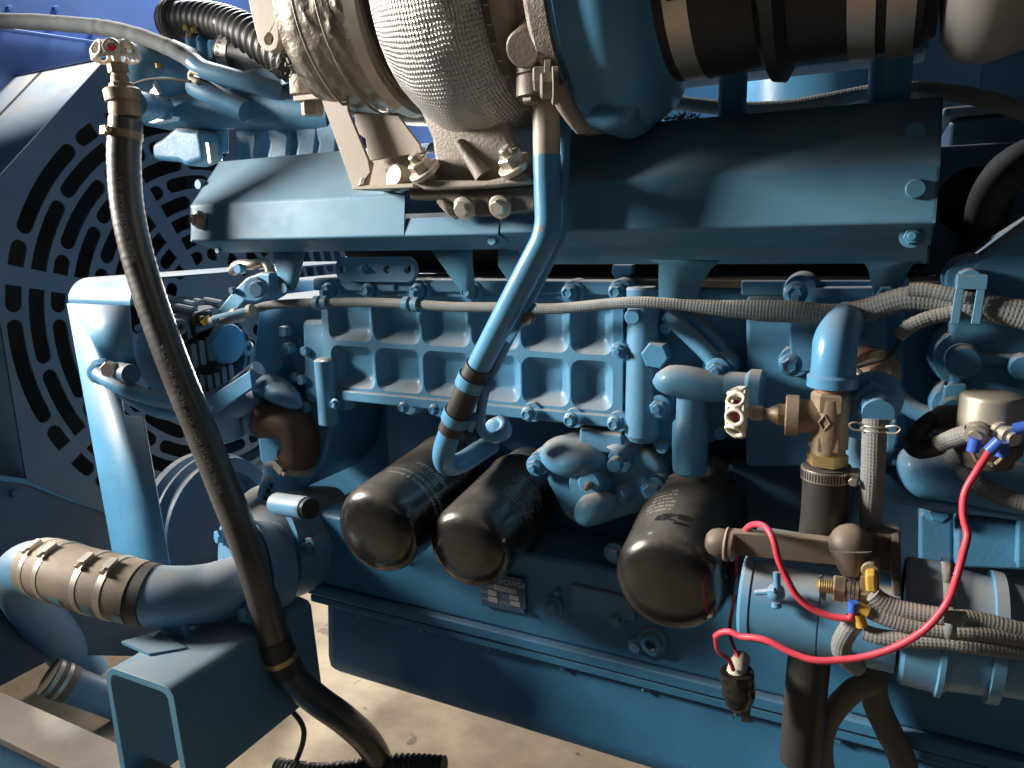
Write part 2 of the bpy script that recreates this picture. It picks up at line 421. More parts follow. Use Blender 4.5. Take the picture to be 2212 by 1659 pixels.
for ri in range(9):
    r1 = RO-ri*0.0565; r0 = r1-0.0395; rm = (r0+r1)/2
    for sec in range(8):
        s0 = R_(166+sec*45); a_lo = s0+0.024/rm; a_hi = s0+R_(45)-0.024/rm; g = 0.0085/rm
        fr = [.17, .83] if ri % 2 == 0 else [.5]
        if rm < .33: fr = [.5]
        cuts = [a_lo]+[a_lo+(a_hi-a_lo)*f for f in fr]+[a_hi]
        for q in range(len(cuts)-1):
            f0, f1 = q == 0, q == len(cuts)-2
            holes.append(arc_slot(r0, r1, cuts[q]+(0 if f0 else g), cuts[q+1]-(0 if f1 else g), not f0, not f1))
m = holed(outer, holes, lambda a, b: (XG, a, b), (-0.006, 0, 0))
obj('fan_guard', m, 'shaded_paint', rad, angle=30)
m = MB(); n = len(outer)
for i in range(n):
    a, b = outer[i], outer[(i+1) % n]
    m.add([(XG-.004, *a), (XG-.004, *b), (XG-.42, *b), (XG-.42, *a)], [[0, 1, 2, 3]])
obj('shroud', m, 'shroud_side', rad, solid=0.004)
m = MB().prism([(XG-.28, a, b) for a, b in outer], (-.02, 0, 0)); obj('core', m, 'corebrown', rad)
m = MB()
for k in range(6):
    a = k*math.pi/3+.3; u = V((0, math.cos(a), math.sin(a))); t = V((0, -math.sin(a), math.cos(a)))
    c = V((XG-.12, cy, cz))
    m.prism([c+u*.1-t*.05-V((.04, 0, 0)), c+u*.6-t*.10-V((.05, 0, 0)), c+u*.6+t*.10+V((.03, 0, 0)), c+u*.1+t*.05+V((.02, 0, 0))], (-.004, 0, 0))
m.cyl((XG-.17, cy, cz), (XG-.05, cy, cz), .12)
obj('fan', m, 'blackvoid', rad)
m = MB().box((XG-.46, -.5, z0-.16), (XG-.42, 1.9, 2.9)); spn = obj('side_panel', m, 'wall_paint', rad)
p = QX(0, 1100, XG-.02); 
m = MB().prism([QX(-60, 1028, XG-.01), QX(57, 1038, XG-.01), QX(225, 1108, XG-.01), QX(420, 1190, XG-.01), QX(420, 1420, XG-.01), QX(130, 1415, XG-.01), QX(-60, 1515, XG-.01)], (-.01, 0, 0))
lpn = obj('lower_panel', m, 'dark_blue', rad, bevel=.003)
m = MB().prism([QX(-60, 1020, XG-.004), QX(57, 1034, XG-.004), QX(220, 1106, XG-.004), QX(150, 1082, XG-.004), QX(57, 1046, XG-.004), QX(-60, 1030, XG-.004)], (-.004, 0, 0))
obj('lip', m, 'paint', rad)
bolt(lpn, QX(30, 1065, XG-.008), .011, (1, 0, 0), 'plain', 'dark_blue')
bolt(spn, QX(62, 187, XG-.41), .016, (1, 0, 0), 'round', 'wall_paint')

m = MB().prism([QX(-60, 52, XG-.415), QX(215, 92, XG-.415), QX(215, 97, XG-.415), QX(-60, 60, XG-.415)], (.02, 0, 0)); obj('seam_ledge', m, 'wall_paint', spn, bevel=.002)
for a_, b_ in ((120, 20), (200, 60), (20, 20)): bolt(spn, QX(a_, b_, XG-.415), .009, (1, 0, 0), 'round', 'wall_paint')
m = MB()
for k in range(9):
    x0_ = Q(372, 0, 1.9).x+k*.07; m.box((x0_, 1.86+.012*(k % 2), 2.02), (x0_+.068, 1.9, 2.9))
o = obj('window_light_sheet', m, 'cream'); tag(o, 'added cream ribbed sheet standing for window light above the corrugated hose', 'sheet')  # sheet made up so its pale colour stands for bright window light
# base frame, bottom left corner
XB = lambda px, py, z: QZ(px, py, z)
beam = thing('base_rail', 'dusty blue base rail in the lower left corner of the frame', 'base rail', (-1.3, -.55, 0))
z_ = 0.28
yA = QZ(65, 1626, z_).y; yB = QZ(185, 1574, z_).y
m = MB().box((-2.7, yA, z_-.018), (1.2, yB, z_)); obj('top_flange', m, 'dustysteel', beam, bevel=.003)
m = MB().box((-2.7, (yA+yB)/2-.008, .018), (1.2, (yA+yB)/2+.008, z_-.018)); obj('web', m, 'pipe_paint', beam)
m = MB().box((-2.7, yA-.01, .002), (1.2, yB+.01, .018)); obj('lower_flange', m, 'pipe_paint', beam, bevel=.003)

# cross member: open-ended box channel under the water pump
yf = -0.42
cm = thing('cross_member', 'blue steel box channel with open front end below the coolant pipe', 'channel', Q(320, 1640, yf))
o_ = [(268, 1720), (229, 1468), (231, 1450), (242, 1443), (350, 1480), (366, 1489), (375, 1503), (412, 1720)]
i_ = [(281, 1720), (240, 1474), (242, 1462), (248, 1459), (346, 1494), (356, 1500), (362, 1510), (399, 1720)]
P0 = [Q(*q, yf) for q in o_]; P1 = [Q(*q, yf) for q in i_]
dep = V((0, .34, 0)); m = MB(); n = len(P0)
vs = P0+P1+[p+dep for p in P0]+[p+dep for p in P1]; fs = []
for i in range(n-1):
    fs += [[i, i+1, n+i+1, n+i], [i, 2*n+i, 2*n+i+1, i+1], [n+i, n+i+1, 3*n+i+1, 3*n+i], [2*n+i, 3*n+i, 3*n+i+1, 2*n+i+1]]
m.add(vs, fs); obj('web', m, 'sheet', cm, bevel=.0018, angle=50)
zc_ = P0[3].z
m = MB().prism([QZ(262, 1385, zc_+.006), QZ(345, 1362, zc_+.006), QZ(402, 1398, zc_+.006), QZ(322, 1412, zc_+.006)], (0, 0, -.006)); obj('shim_plate', m, 'sheet', cm)
gu = Q(365, 1385, yf+.12)
m = MB().prism([gu+V((-.05, 0, .09)), gu+V((.045, 0, .10)), gu+V((.055, 0, -.01)), gu+V((-.01, 0, .0))], (0, .012, 0)); obj('gusset', m, 'sheet', cm, bevel=.002)

# ================================================================ ENGINE
eng = thing('engine', 'large blue painted diesel engine block with ribbed side cover and oil pan', 'engine', (-.3, .35, .28))
# crankcase: upper wall flush behind the cover, lower wall set back behind the filters
m = MB()
m.box((-.985, .055, .905), (.9, .75, 1.155))
m.box((-.985, .15, .50), (.9, .75, .905))
m.box((-1.32, .22, .47), (-.97, .74, 1.15))
obj('crankcase', m, 'cast', eng, bevel=.006)
m = MB().box((-1.02, .03, 1.156), (.9, .16, 1.168)); obj('deck_ledge', m, 'ledge', eng, bevel=.002)
m = MB().box((-1.02, .17, 1.168), (.6, .7, 1.36)); obj('cylinder_head', m, 'dark_blue', eng, bevel=.004)
m = MB().lathe((-1.0, .12, 1.235), (1, 0, 0), [(0, .055), (1.05, .055)], 24); obj('exhaust_manifold', m, 'blackvoid', eng)

# ribbed side cover with two rows of pockets
def zy(px, py, y=0.0): p = Q(px, py, y); return p.x, p.z
xl = Q(700, 760).x; xr = Q(1345, 760).x
ztop = Q(1012, 640).z; zbot = Q(1233, 885).z - .012
xs = [Q(a, 750).x for a in (712, 808, 911, 1018, 1124, 1231, 1326)]
zm = Q(1015, 757).z
rows = [(Q(1000, 645).z, zm+.0085), (zm-.0085, Q(1141, 878).z+.008)]
m = MB(); PD = .020
def pocket(x0, x1, z1, z0, rr=.016):
    cx_, cz_, hw, hh = (x0+x1)/2, (z0+z1)/2, (x1-x0)/2, (z1-z0)/2
    loops = []
    for dp, ins, r in ((0, -.0035, rr+.003), (.003, 0.0, rr), (PD-.007, .008, rr*.8), (PD-.003, .013, rr*.75), (PD, .018, rr*.6)):
        loops.append([V((x, dp, z)) for x, z in rrect(cx_, cz_, hw-ins, hh-ins, max(.004, r))])
    return loops
quads = []
edges_x = [xl]+[None]*0
xb = [(xs[i]+(.0048), xs[i+1]-.0048) for i in range(6)]
def ringfaces(m, A, B):
    k = len(A); m.add(A+B, [[i, (i+1) % k, k+(i+1) % k, k+i] for i in range(k)])
for (x0, x1) in xb:
    for (z1, z0) in rows:
        lp = pocket(x0, x1, z1, z0)
        for a, b in zip(lp, lp[1:]): ringfaces(m, a, b)
        k = len(lp[-1]); m.add(lp[-1], [list(range(k))])
outer = [(xl, zbot), (xr, zbot), (xr, ztop+.012), (xl, ztop+.012)]
holes = [[(p.x, p.z) for p in pocket(x0, x1, z1, z0)[0]] for (x0, x1) in xb for (z1, z0) in rows]
tris = tessellate_polygon([[V((a, b, 0)) for a, b in l] for l in [outer]+holes])
flat = [V((a, 0, b)) for l in [outer]+holes for a, b in l]
m.add(flat, [list(t) for t in tris])
for a, b in ((0, 1), (1, 2), (2, 3), (3, 0)):
    A = V((outer[a][0], 0, outer[a][1])); B = V((outer[b][0], 0, outer[b][1])); m.add([A, B, B+V((0, .06, 0)), A+V((0, .06, 0))], [[0, 1, 2, 3]])
cover = obj('side_cover', m, 'cast', eng, angle=28)
bm = bmesh.new(); bm.from_mesh(cover.data); bmesh.ops.remove_doubles(bm, verts=bm.verts, dist=.0002); bmesh.ops.recalc_face_normals(bm, faces=bm.faces); bm.to_mesh(cover.data); bm.free()
cover.data.set_sharp_from_angle(angle=R_(28))
# bottom and top flange lips of the cover with scalloped bolt bosses
m = MB().box((xl, -.007, zbot-.012), (xr+.004, .05, zbot+.010)); obj('flange_lip', m, 'cast', eng, bevel=.004)
m = MB().box((xl-.01, -.007, ztop+.006), (xr, .05, ztop+.030)); obj('flange_lip', m, 'cast', eng, bevel=.004)
for px, py in ((710, 625), (795, 627), (902, 628), (1012, 630), (1122, 632), (1230, 632), (1332, 630)):
    p = Q(px+12, py-3, .0); boss(cover, p+V((0, -.012, 0)), .011); bolt(cover, Q(px, py, -.016), .0098)
for px, py in ((724, 872), (872, 880), (938, 885), (1141, 894), (1233, 907), (1328, 915)):
    p = Q(px, py, -.018); boss(cover, p+V((.002, .012, 0)), .0105); bolt(cover, p, .0092 if px > 1000 else .0075)
bolt(cover, Q(1338, 757, -.02), .0095, kind='stud'); boss(cover, Q(1342, 757, .004), .013)
# perforated lifting strap above the cover
ol = [(a, b) for a, b in rrect(0, 0, .5, .12, .11, 6)]
pa = Q(726, 582, -.02); pb = Q(898, 582, -.02); L_ = pb.x-pa.x; cx_ = (pa.x+pb.x)/2; zc_ = pa.z
hole = lambda fx, r=.0075: [(cx_+fx*L_+r*math.cos(t*math.pi/8), zc_+r*math.sin(t*math.pi/8)) for t in range(16)]
m = holed([(cx_+a*L_, zc_+b*L_*1.05) for a, b in ol], [hole(-.41), hole(.16), hole(.41)], lambda a, b: (a, -.022, b), (0, .012, 0))
stp = obj('strap', m, 'cast', eng, bevel=.0012, angle=40)
bolt(stp, Q(786, 581, -.024), .006, kind='stud')
m = MB().box((Q(790, 600, -.01).x, -.012, Q(790, 628).z), (Q(852, 600, -.01).x, .02, Q(790, 594).z)); obj('strap_foot', m, 'cast', eng, bevel=.003)
# small forked lug
a = Q(1345, 590, .02)
m = MB().prism([Q(1322, 572, .02), Q(1366, 572, .02), Q(1364, 590, .02), Q(1352, 603, .02), Q(1356, 622, .02), Q(1326, 622, .02), Q(1330, 603, .02), Q(1321, 592, .02)], (0, .02, 0)); obj('lug', m, 'cast', eng, bevel=.002)
# vertical oil gallery column with plug
x_ = Q(1383, 700, -.02).x; zt = Q(1383, 655, -.02).z; zb = Q(1383, 945, -.02).z
m = MB().lathe((x_, .0, zb-.014), (0, 0, 1), [(0, .010), (.004, .022), (.014, .029), (zt-zb+.014, .0265), (zt-zb+.03, .0265)], 36); obj('gallery_column', m, 'cast', eng)
pt = Q(1386, 633, -.01)
m = MB().lathe(pt+V((0, 0, -.012)), (0, 0, 1), [(0, .023), (.01, .025), (.018, .025), (.022, .022), (.022, .008), (.015, .007)], 30); obj('plug', m, 'cast', eng)
bolt(eng, Q(1370, 683, -.045), .0125, kind='round', rot=0)
# housing to the right of the column
zz = lambda px, py, y=0: Q(px, py, y)
m = MB().prism([zz(1405, 655, .01), zz(1500, 680, .01), zz(1560, 740, .01), zz(1590, 790, .01), zz(1590, 870, .01), zz(1540, 960, .01), zz(1405, 970, .01)], (0, .08, 0)); gcs = obj('gear_case', m, 'cast', eng, bevel=.010, seg=3)
m = MB().tube(pp([(1440, 680, 0), (1490, 725, -.005), (1530, 765, -.005), (1552, 795, -.005)], .01), .013, 16); obj('casting_rib', m, 'cast', eng)
bolt(gcs, Q(1421, 765, -.012), .0215, kind='plain', rot=.15)
for px, py, y_, k, r in ((1550, 800, -.022, 'stud', .0125), (1424, 878, -.018, 'stud', .0125), (1440, 708, -.0, 'round', .010), (1556, 935, 0, 'round', .010), (1432, 965, 0, 'round', .010)):
    bolt(gcs, Q(px, py, y_), r, kind=k)
    if k == 'stud': boss(gcs, Q(px, py, y_+.014), .015)
m = MB().tube(pp([(1412, 825, -.028), (1470, 823, -.036), (1530, 834, -.036), (1580, 836, -.03)], .008), lambda t: .004+.021*min(1, (t*4)**.55) if t < .6 else .025-.004*(t-.6)/.4, 24); obj('oil_elbow', m, 'cast', eng)
m = MB().lathe(Q(1568, 836, -.03), (1, 0, 0), [(0, .024), (.03, .024), (.036, .030), (.052, .030), (.055, .026)], 30); obj('elbow_collar', m, 'cast', eng)
x_ = Q(1490, 900, -.03).x; z1 = Q(1490, 842, -.03).z; z2 = Q(1490, 908, -.03).z; z3 = Q(1490, 1022, -.03).z
m = MB().lathe((x_, -.022, z3-.004), (0, 0, 1), [(0, .02), (.005, .026), (.02, .0275), (.04, .0275), (.041, .0282), (z2-z3-.004, .0282), (z2-z3+.004, .0235), (z1-z3, .0225)], 36); obj('drop_tube', m, 'cast', eng)
# plain block wall with raised pad and bolts, centre right
m = MB().prism([Q(1610, 640, .015), Q(1955, 640, .015), Q(1960, 1010, .015), Q(1610, 1010, .015)], (0, .05, 0)); obj('block_wall', m, 'cast', eng, bevel=.008)
m = MB().prism([Q(1600, 606, .02), Q(1960, 606, .02), Q(1960, 640, .02), Q(1600, 640, .02)], (0, .06, 0)); obj('block_rail', m, 'cast', eng, bevel=.004)
m = MB().prism([Q(1703, 622, -.006), Q(1916, 620, -.006), Q(1918, 802, -.006), Q(1706, 806, -.006)], (0, .03, 0)); rpd = obj('raised_pad', m, 'cast', eng, bevel=.004)
for px, py in ((1718, 633), (1914, 634), (1707, 788)):
    boss(rpd, Q(px+10, py-6, -.006), .0135); bolt(rpd, Q(px, py, -.026), .0115)
# flywheel housing on the right
fh = [(2052, 640), (2056, 610), (2070, 592), (2110, 560), (2160, 525), (2250, 462), (2420, 430), (2420, 1010), (2060, 1010), (2045, 900), (2045, 760)]
m = MB().prism([Q(a, b, -.045) for a, b in fh], (0, .3, 0)); fw = obj('flywheel_housing', m, 'cast', eng, bevel=.010, seg=3)
m = MB().prism([Q(2048, 762, -.058), Q(2420, 775, -.058), Q(2420, 800, -.058), Q(2090, 790, -.058), Q(2080, 830, -.058), Q(2050, 850, -.058)], (0, .03, 0)); obj('housing_rib', m, 'cast', eng, bevel=.006)
for px, py, r, k in ((2093, 605, .0155, 'round'), (2080, 778, .021, 'round'), (2207, 790, .016, 'round'), (2058, 880, .0155, 'round')):
    bolt(fw, Q(px, py, -.058), r, kind=k, rot=0); boss(fw, Q(px+4, py-3, -.045), r*1.05)
m = MB().prism([Q(2038, 835, -.06), Q(2050, 828, -.06), Q(2092, 830, -.06), Q(2090, 905, -.06), Q(2034, 905, -.06)], (0, .03, 0)); obj('bracket_pad', m, 'cast', eng, bevel=.004)
# rounded casting nose below the relay and ribs around it
m = MB().tube(pp([(1950, 1010, -.02), (2010, 1015, -.03), (2090, 1025, -.03), (2230, 1050, -.02)], .01), lambda t: .040 if t > .12 else .026+.014*t/.12, 28); obj('casting_nose', m, 'cast', eng)
m = MB().prism([Q(1915, 912, -.03), Q(1938, 908, -.03), Q(1942, 940, -.03), Q(1930, 985, -.03), Q(1925, 1008, -.03), Q(1912, 1008, -.03)], (0, .05, 0)); obj('casting_rib', m, 'cast', eng, bevel=.004)
m = MB().tube(pp([(1930, 850, 0), (1975, 885, -.01), (2030, 905, -.02)], .01), .013, 14); obj('casting_rib', m, 'cast', eng)
# lower right machinery wall below the starter
m = MB().prism([Q(1570, 1000, .06), Q(2420, 1000, .06), Q(2420, 1560, .06), Q(1570, 1470, .06)], (0, .1, 0)); obj('bay_wall', m, 'dark_blue', eng, bevel=.01)
m = MB().prism([Q(1985, 1108, .02), Q(2060, 1108, .02), Q(2060, 1260, .02), Q(1985, 1260, .02)], (0, .06, 0)); obj('casting_pad', m, 'cast', eng, bevel=.006)
m = MB().prism([Q(2062, 1115, .0), Q(2300, 1135, .0), Q(2300, 1240, .0), Q(2062, 1230, .0)], (0, .06, 0)); obj('casting_pad', m, 'cast', eng, bevel=.008)
bolt(eng, Q(2027, 1103, -.005), .0125, kind='washer')
m = MB().prism([Q(2200, 960, -.02), Q(2225, 960, -.02), Q(2225, 1230, -.02), Q(2196, 1230, -.02)], (0, .06, 0)); obj('casting_rib', m, 'cast', eng, bevel=.004)

# oil pan, pan rail and lower skirt
xp = Q(692, 1290, .02).x; zr = .467
m = MB()
prof = [(.020, zr-.005), (.006, .31), (.010, .282), (.026, .266), (.5, .266)]
n = len(prof); x2 = 1.0
cs = []
for (xx, ins) in ((xp+.055, .10), (xp+.02, .045), (xp+.004, .01), (xp, 0.0)):
    pass
A = []
for xx, dy, dz in ((xp+.03, .06, .018), (xp+.008, .018, .004), (xp, 0, 0)):
    pass
ring = lambda xx, g: [V((xx, y_+g*(1 if y_ < .3 else 0), max(z_, .266+g) if i else z_)) for i, (y_, z_) in enumerate(prof)]
loops = [ring(xp, .05), ring(xp+.006, .022), ring(xp+.018, .006), ring(xp+.035, 0), ring(x2, 0)]
for a, b in zip(loops, loops[1:]): m.add(a+b, [[i, i+1, n+i+1, n+i] for i in range(n-1)])
m.add(loops[0]+[V((xp, .5, zr))], [list(range(n+1))])
opn = obj('oil_pan', m, 'lowcast', eng, angle=50)
m = MB().box((xp-.01, -.002, zr-.022), (1.0, .3, zr-.004)); obj('pan_rail', m, 'lowcast', eng, bevel=.004)
m = MB().box((xp-.012, -.008, zr), (1.0, .3, zr+.022)); obj('block_skirt', m, 'lowcast', eng, bevel=.004)
m = MB().box((xp+.0, .004, zr+.022), (1.0, .3, .66)); lwl = obj('lower_wall', m, 'lowcast', eng, bevel=.01)
m = MB().prism([Q(655, 1232, .06), Q(700, 1242, .06), Q(705, 1290, .06), Q(655, 1270, .06)], (0, .2, 0)); obj('rear_gap', m, 'blackvoid', eng)
# plate pads on the lower wall
m = MB().prism([Q(1233, 1264, -.003), Q(1372, 1295, -.003), Q(1372, 1345, -.003), Q(1235, 1320, -.003)], (0, .02, 0)); obj('casting_pad', m, 'cast', eng, bevel=.002)
bolt(lwl, Q(1195, 1311, -.007), .0125, kind='washer'); boss(lwl, Q(1199, 1306, .001), .015)
for px, py, r in ((1375, 1395, .010), (1203, 1280, .005), (1080, 1200, .0075), (1327, 1195, .012), (870, 1205, .007), (1331, 1338, .010)):
    bolt(lwl, Q(px, py, .0), r, kind='washer')
pb_ = Q(1408, 1388, -.004); m = MB().lathe(pb_+V((0, .02, 0)), (0, -1, 0), [(0, .030), (.016, .028), (.020, .026), (.020, .019), (.028, .018), (.030, .010), (.016, .009)], 28); obj('drain_boss', m, 'cast', eng)
for px, py in ((1640, 1450), (2030, 1530)):
    m = MB().lathe(Q(px, py, .03)+V((0, .03, 0)), (0, -1, 0), [(0, .042), (.02, .038), (.024, .034), (.024, .018), (.0, .016)], 28); obj('threaded_boss', m, 'dark_blue', eng)
for k in range(9):
    x_ = xp+.12+k*.16; bolt(opn, V((x_, .012, zr-.028)), .007, (0, 0, -1), 'plain')
# embossed casting number by the drain cocks
m = MB(); o0 = Q(1826, 1456, .055)
text_on(m, 'I 1 0', .032, lambda x, z: (o0.x+x, .054, o0.z+z)); obj('casting_number', m, 'sheet', eng)

# ================================================================ NAME PLATE
o0 = Q(1085, 1280, -.008)
npl = thing('name_plate', 'small dark blue data plate with white fields between two filters on lower wall', 'plate', o0)
c_ = [Q(1036, 1232, -.004), Q(1133, 1252, -.004), Q(1137, 1328, -.004), Q(1040, 1308, -.004)]
m = MB().prism(c_, (0, .01, 0)); obj('panel', m, 'plate', npl, bevel=.001)
ux = (c_[1]-c_[0]); ux = V((ux.x, 0, 0)).normalized()
def plt(px, py): return Q(px, py, -.0048)
m = MB(); a = plt(1066, 1258); text_on(m, 'MPOWER', .0155, lambda x, z: (a.x+x*1.05, -.0050, a.z+z+.0)); obj('lettering', m, 'printwhite', npl)
for (x0, y0_, x1, y1_) in ((1067, 1266, 1115, 1281), (1054, 1274, 1073, 1284), (1055, 1288, 1075, 1298), (1100, 1284, 1121, 1296), (1102, 1297, 1124, 1309)):
    pa, pb = plt(x0, y0_), plt(x1, y1_); zt_ = plt((x0+x1)/2, y0_+2).z; zb_ = zt_-.010
    m = MB().prism([(pa.x, -.0052, zb_), (pb.x, -.0052, zb_), (pb.x, -.0052, zt_), (pa.x, -.0052, zt_)], (0, .001, 0)); obj('field', m, 'field', npl)
for s_, px, py in (('MDL.', 1052, 1268), ('S/N', 1040, 1280), ('RPM', 1042, 1295), ('KG', 1085, 1290), ('LITRES', 1078, 1303)):
    a2 = plt(px, py); m = MB(); text_on(m, s_, .008, lambda x, z: (a2.x+x, -.0050, a2.z+z)); obj('lettering', m, 'print', npl)
for px, py in ((1060, 1247), (1128, 1258), (1131, 1320)): bolt(npl, Q(px, py, -.005), .004, kind='round', material='plate', name='rivet')

# ================================================================ HEAT SHIELD
hs = thing('heat_shield', 'long folded blue sheet metal heat shield over the exhaust manifold', 'heat shield', Q(1200, 560, -.05))
PR = [(-.045, 1.401), (-.126, 1.314), (-.135, 1.246), (-.06, 1.222)]
def fold(prof, x0, x1, rad=.0045, x0s=None):
    pts = [V((0, y_, z_)) for y_, z_ in prof]; out = [pts[0]]
    for i in range(1, len(pts)-1):
        a, b, c = pts[i-1], pts[i], pts[i+1]; d1 = (a-b).normalized(); d2 = (c-b).normalized()
        for k in range(5):
            t = k/4; out.append((b+d1*rad)*(1-t)**2+b*2*t*(1-t)+(b+d2*rad)*t*t)
    out.append(pts[-1])
    return out
def sheetx(prof, x0, x1):
    ln = fold(prof, 0, 0); n = len(ln); m = MB()
    m.add([V((x0, p.y, p.z)) for p in ln]+[V((x1, p.y, p.z)) for p in ln], [[i, i+1, n+i+1, n+i] for i in range(n-1)])
    return m
xA = Q(417, 440, -.12).x; xN = Q(880, 440, -.12).x; xM = Q(1078, 500, -.13).x; xE = Q(2031, 350, -.12).x
TOPF = [(.10, 1.404), (-.078, 1.397)]
m = sheetx(TOPF[:1]+PR, xA, xN); obj('upper_panel', m, 'sheet', hs, solid=.003, angle=60, wn=True)
znot = Q(980, 468, -.126).z
m = sheetx([(-.1265, znot), PR[2], PR[3]], xN, xM); obj('notched_panel', m, 'sheet', hs, solid=.003, angle=60, wn=True)
PR2 = [(-.045, 1.402), (-.126, 1.317), (-.135, 1.248), (-.078, 1.225), (-.055, 1.197)]
m = sheetx(TOPF[:1]+PR2, Q(1160, 400, -.12).x, xE); obj('upper_panel', m, 'sheet', hs, solid=.003, angle=60, wn=True)
m = sheetx([(-.1265, znot)]+PR2[2:], xM+.004, Q(1160, 400, -.12).x); obj('notched_panel', m, 'sheet', hs, solid=.003, angle=60, wn=True)
# end cheeks
m = MB().prism([(xA, y_, z_) for y_, z_ in TOPF[:1]+PR+[(.02, 1.222)]], (.003, 0, 0)); obj('end_cheek', m, 'sheet', hs)
m = MB().prism([(xE, y_, z_) for y_, z_ in TOPF[:1]+PR2+[(.02, 1.197)]], (-.003, 0, 0)); obj('end_cheek', m, 'sheet', hs)
# legs
def leg(pts, y1=-.058, y2=-.02, nm='leg'):
    zs = [Q(a, b, -.04).z for a, b in pts]; z1, z0 = max(zs), min(zs); P = []
    for a, b in pts:
        p = Q(a, b, -.04); t = (z1-p.z)/(z1-z0+1e-9); P.append(Q(a, b, y1+(y2-y1)*t))
    m = MB(); n = len(P); m.add(P, [list(range(n))]); return obj(nm, m, 'sheet', hs, solid=.004)
leg([(590, 538), (662, 538), (645, 610), (638, 626), (615, 630), (606, 616)])
leg([(930, 533), (1021, 531), (1021, 560), (1028, 630), (1016, 640), (1004, 636)])
leg([(1078, 515), (1180, 525), (1180, 573), (1150, 620), (1112, 620), (1078, 573)])
leg([(1400, 558), (1424, 566), (1424, 640), (1500, 652), (1522, 603), (1537, 578), (1556, 560)])
leg([(1850, 555), (1868, 566), (1876, 580), (1889, 640), (1900, 650), (1926, 648), (1942, 636), (1963, 580), (1975, 566), (1994, 562), (1996, 550)])
for px, py, y_, r, k in ((436, 399, -.085,   .010, 'round'), (430, 475, -.136, .0115, 'stud'), (1976, 285, -.088, .0125, 'round'), (1978, 408, -.131, .0115, 'round'), (1970, 510, -.115, .0095, 'stud'), (1066, 519, -.115, .008, 'plain'), (473, 541, -.10, .006, 'plain')):
    bolt(hs, Q(px, py, y_), r, kind=k, material='sheet' if px != 430 else 'steel', flat=.55 if px > 1900 else 1.0)
bolt(hs, Q(620, 622, -.026), .011, kind='round', material='cast')
# stand-off posts above the shield, carrying the intake rail
for px, py0, py1, r in ((1572, 175, 250, .020), (1918, 120, 219, .026)):
    p = Q(px, py1, -.03)
    m = MB().lathe((p.x, .0, p.z-.02), (0, 0, 1), [(0, r), (.14, r)], 28)
    o = obj('stand_post', m, 'pipe_paint'); tag(o, 'short blue post between intake rail and heat shield, '+('nearer the compressor' if px < 1700 else 'at the shield end'), 'post', 'posts under the intake rail')

# ================================================================ OIL FILTERS
def cyl_map(c, ax, r, u, w_):
    # s along the axis from the dome end, a angle
    return lambda s, a: c+ax*s+(u*math.cos(a)+w_*math.sin(a))*r
def oil_filter(px, py, y_, length, r, label, tilt=(0, 0)):
    e = Q(px, py, y_); ax = V((tilt[0], 1, tilt[1])).normalized()
    t = thing('oil_filter', label, 'oil filter', e, 'black spin-on oil filters')
    m = MB(); pr = [(0, 0.0), (.001, r*.35), (.004, r*.60), (.010, r*.80), (.019, r*.925), (.031, r*.985), (.045, r), (length-.012, r), (length-.008, r*1.03), (length, r*1.03), (length, r*.8)]
    m.lathe(e, ax, pr, 56, u=(1, 0, 0)); can = obj('canister', m, 'filter', t, angle=60)
    m = MB().lathe(e+ax*(length-.002), ax, [(0, r*.97), (.012, r*.95), (.06, r*.9)], 40); obj('mounting_head', m, 'cast', t)
    u = V((1, 0, 0)); u = (u-ax*u.dot(ax)).normalized(); w_ = ax.cross(u)   # w_ points down (ax=y, u=x -> -z)
    return can, e, ax, u, -w_, r
yF = -.135
f1 = oil_filter(797, 1160, -.20, .28, .083, 'leftmost black oil filter, printed with three diamonds and white capital letters', (-.02, .10))
f2 = oil_filter(1000, 1200, -.165, .25, .077, 'middle black oil filter with dense small white print, beside the blue bracket', (-.04, .12))
f3 = oil_filter(1440, 1280, -.19, .25, .083, 'rightmost and largest oil filter, with black oil drips, beside the starter motor', (-.06, .16))
def ftext(F, s, h, s0, a0, align='CENTER', mname='print', step=1.0, nm='print_line'):
    t, e, ax, u, w_, r = F; rr = r+.0005
    # text runs round the circumference, reading with its foot toward the dome
    fn = lambda x, y: e+ax*(s0+y)+(u*math.cos(a0-x/rr)+w_*math.sin(a0-x/rr))*rr
    m = MB(); text_on(m, s, h, fn, align); return obj(nm, m, mname, t)
def fshape(F, polys, s0, a0, mname='print'):
    t, e, ax, u, w_, r = F; rr = r+.0005; m = MB()
    for pl in polys: m.add([e+ax*(s0+y)+(u*math.cos(a0-x/rr)+w_*math.sin(a0-x/rr))*rr for x, y in pl], [list(range(len(pl)))])
    return obj('emblem', m, mname, t)
A1 = R_(52)
ftext(f1, 'ENGINE & TURBOCHARGER', .0115, .090, A1); ftext(f1, 'MITSUBISHI HEAVY INDUSTRIES', .0115, .105, A1)
ftext(f1, 'GENUINE PARTS', .007, .122, A1-.05); ftext(f1, 'OIL FILTER', .007, .130, A1-.05)
ftext(f1, 'MITSUBISHI', .015, .140, A1)
d_ = .0095
dia = lambda cx_, cy_, ang: [(cx_+x*math.cos(ang)-y*math.sin(ang), cy_+x*math.sin(ang)+y*math.cos(ang)) for x, y in ((0, 0), (.5*d_, .866*d_), (0, 1.732*d_), (-.5*d_, .866*d_))]
fshape(f1, [dia(0, .171, a) for a in (0, R_(120), R_(240))], 0, A1-.02)
random.seed(3)
for k in range(9):
    ln = ''.join(random.choice('IIlil.EHTL  ') for _ in range(random.randint(22, 34)))
    ftext(f2, ln, .0068, .105+k*.0090, R_(42)+random.uniform(-.08, .05), mname='print')
for k in range(6):
    ftext(f3, ''.join(random.choice('IIliEH  ') for _ in range(random.randint(10, 18))), .0085, .090+k*.0115, R_(112), mname='print')
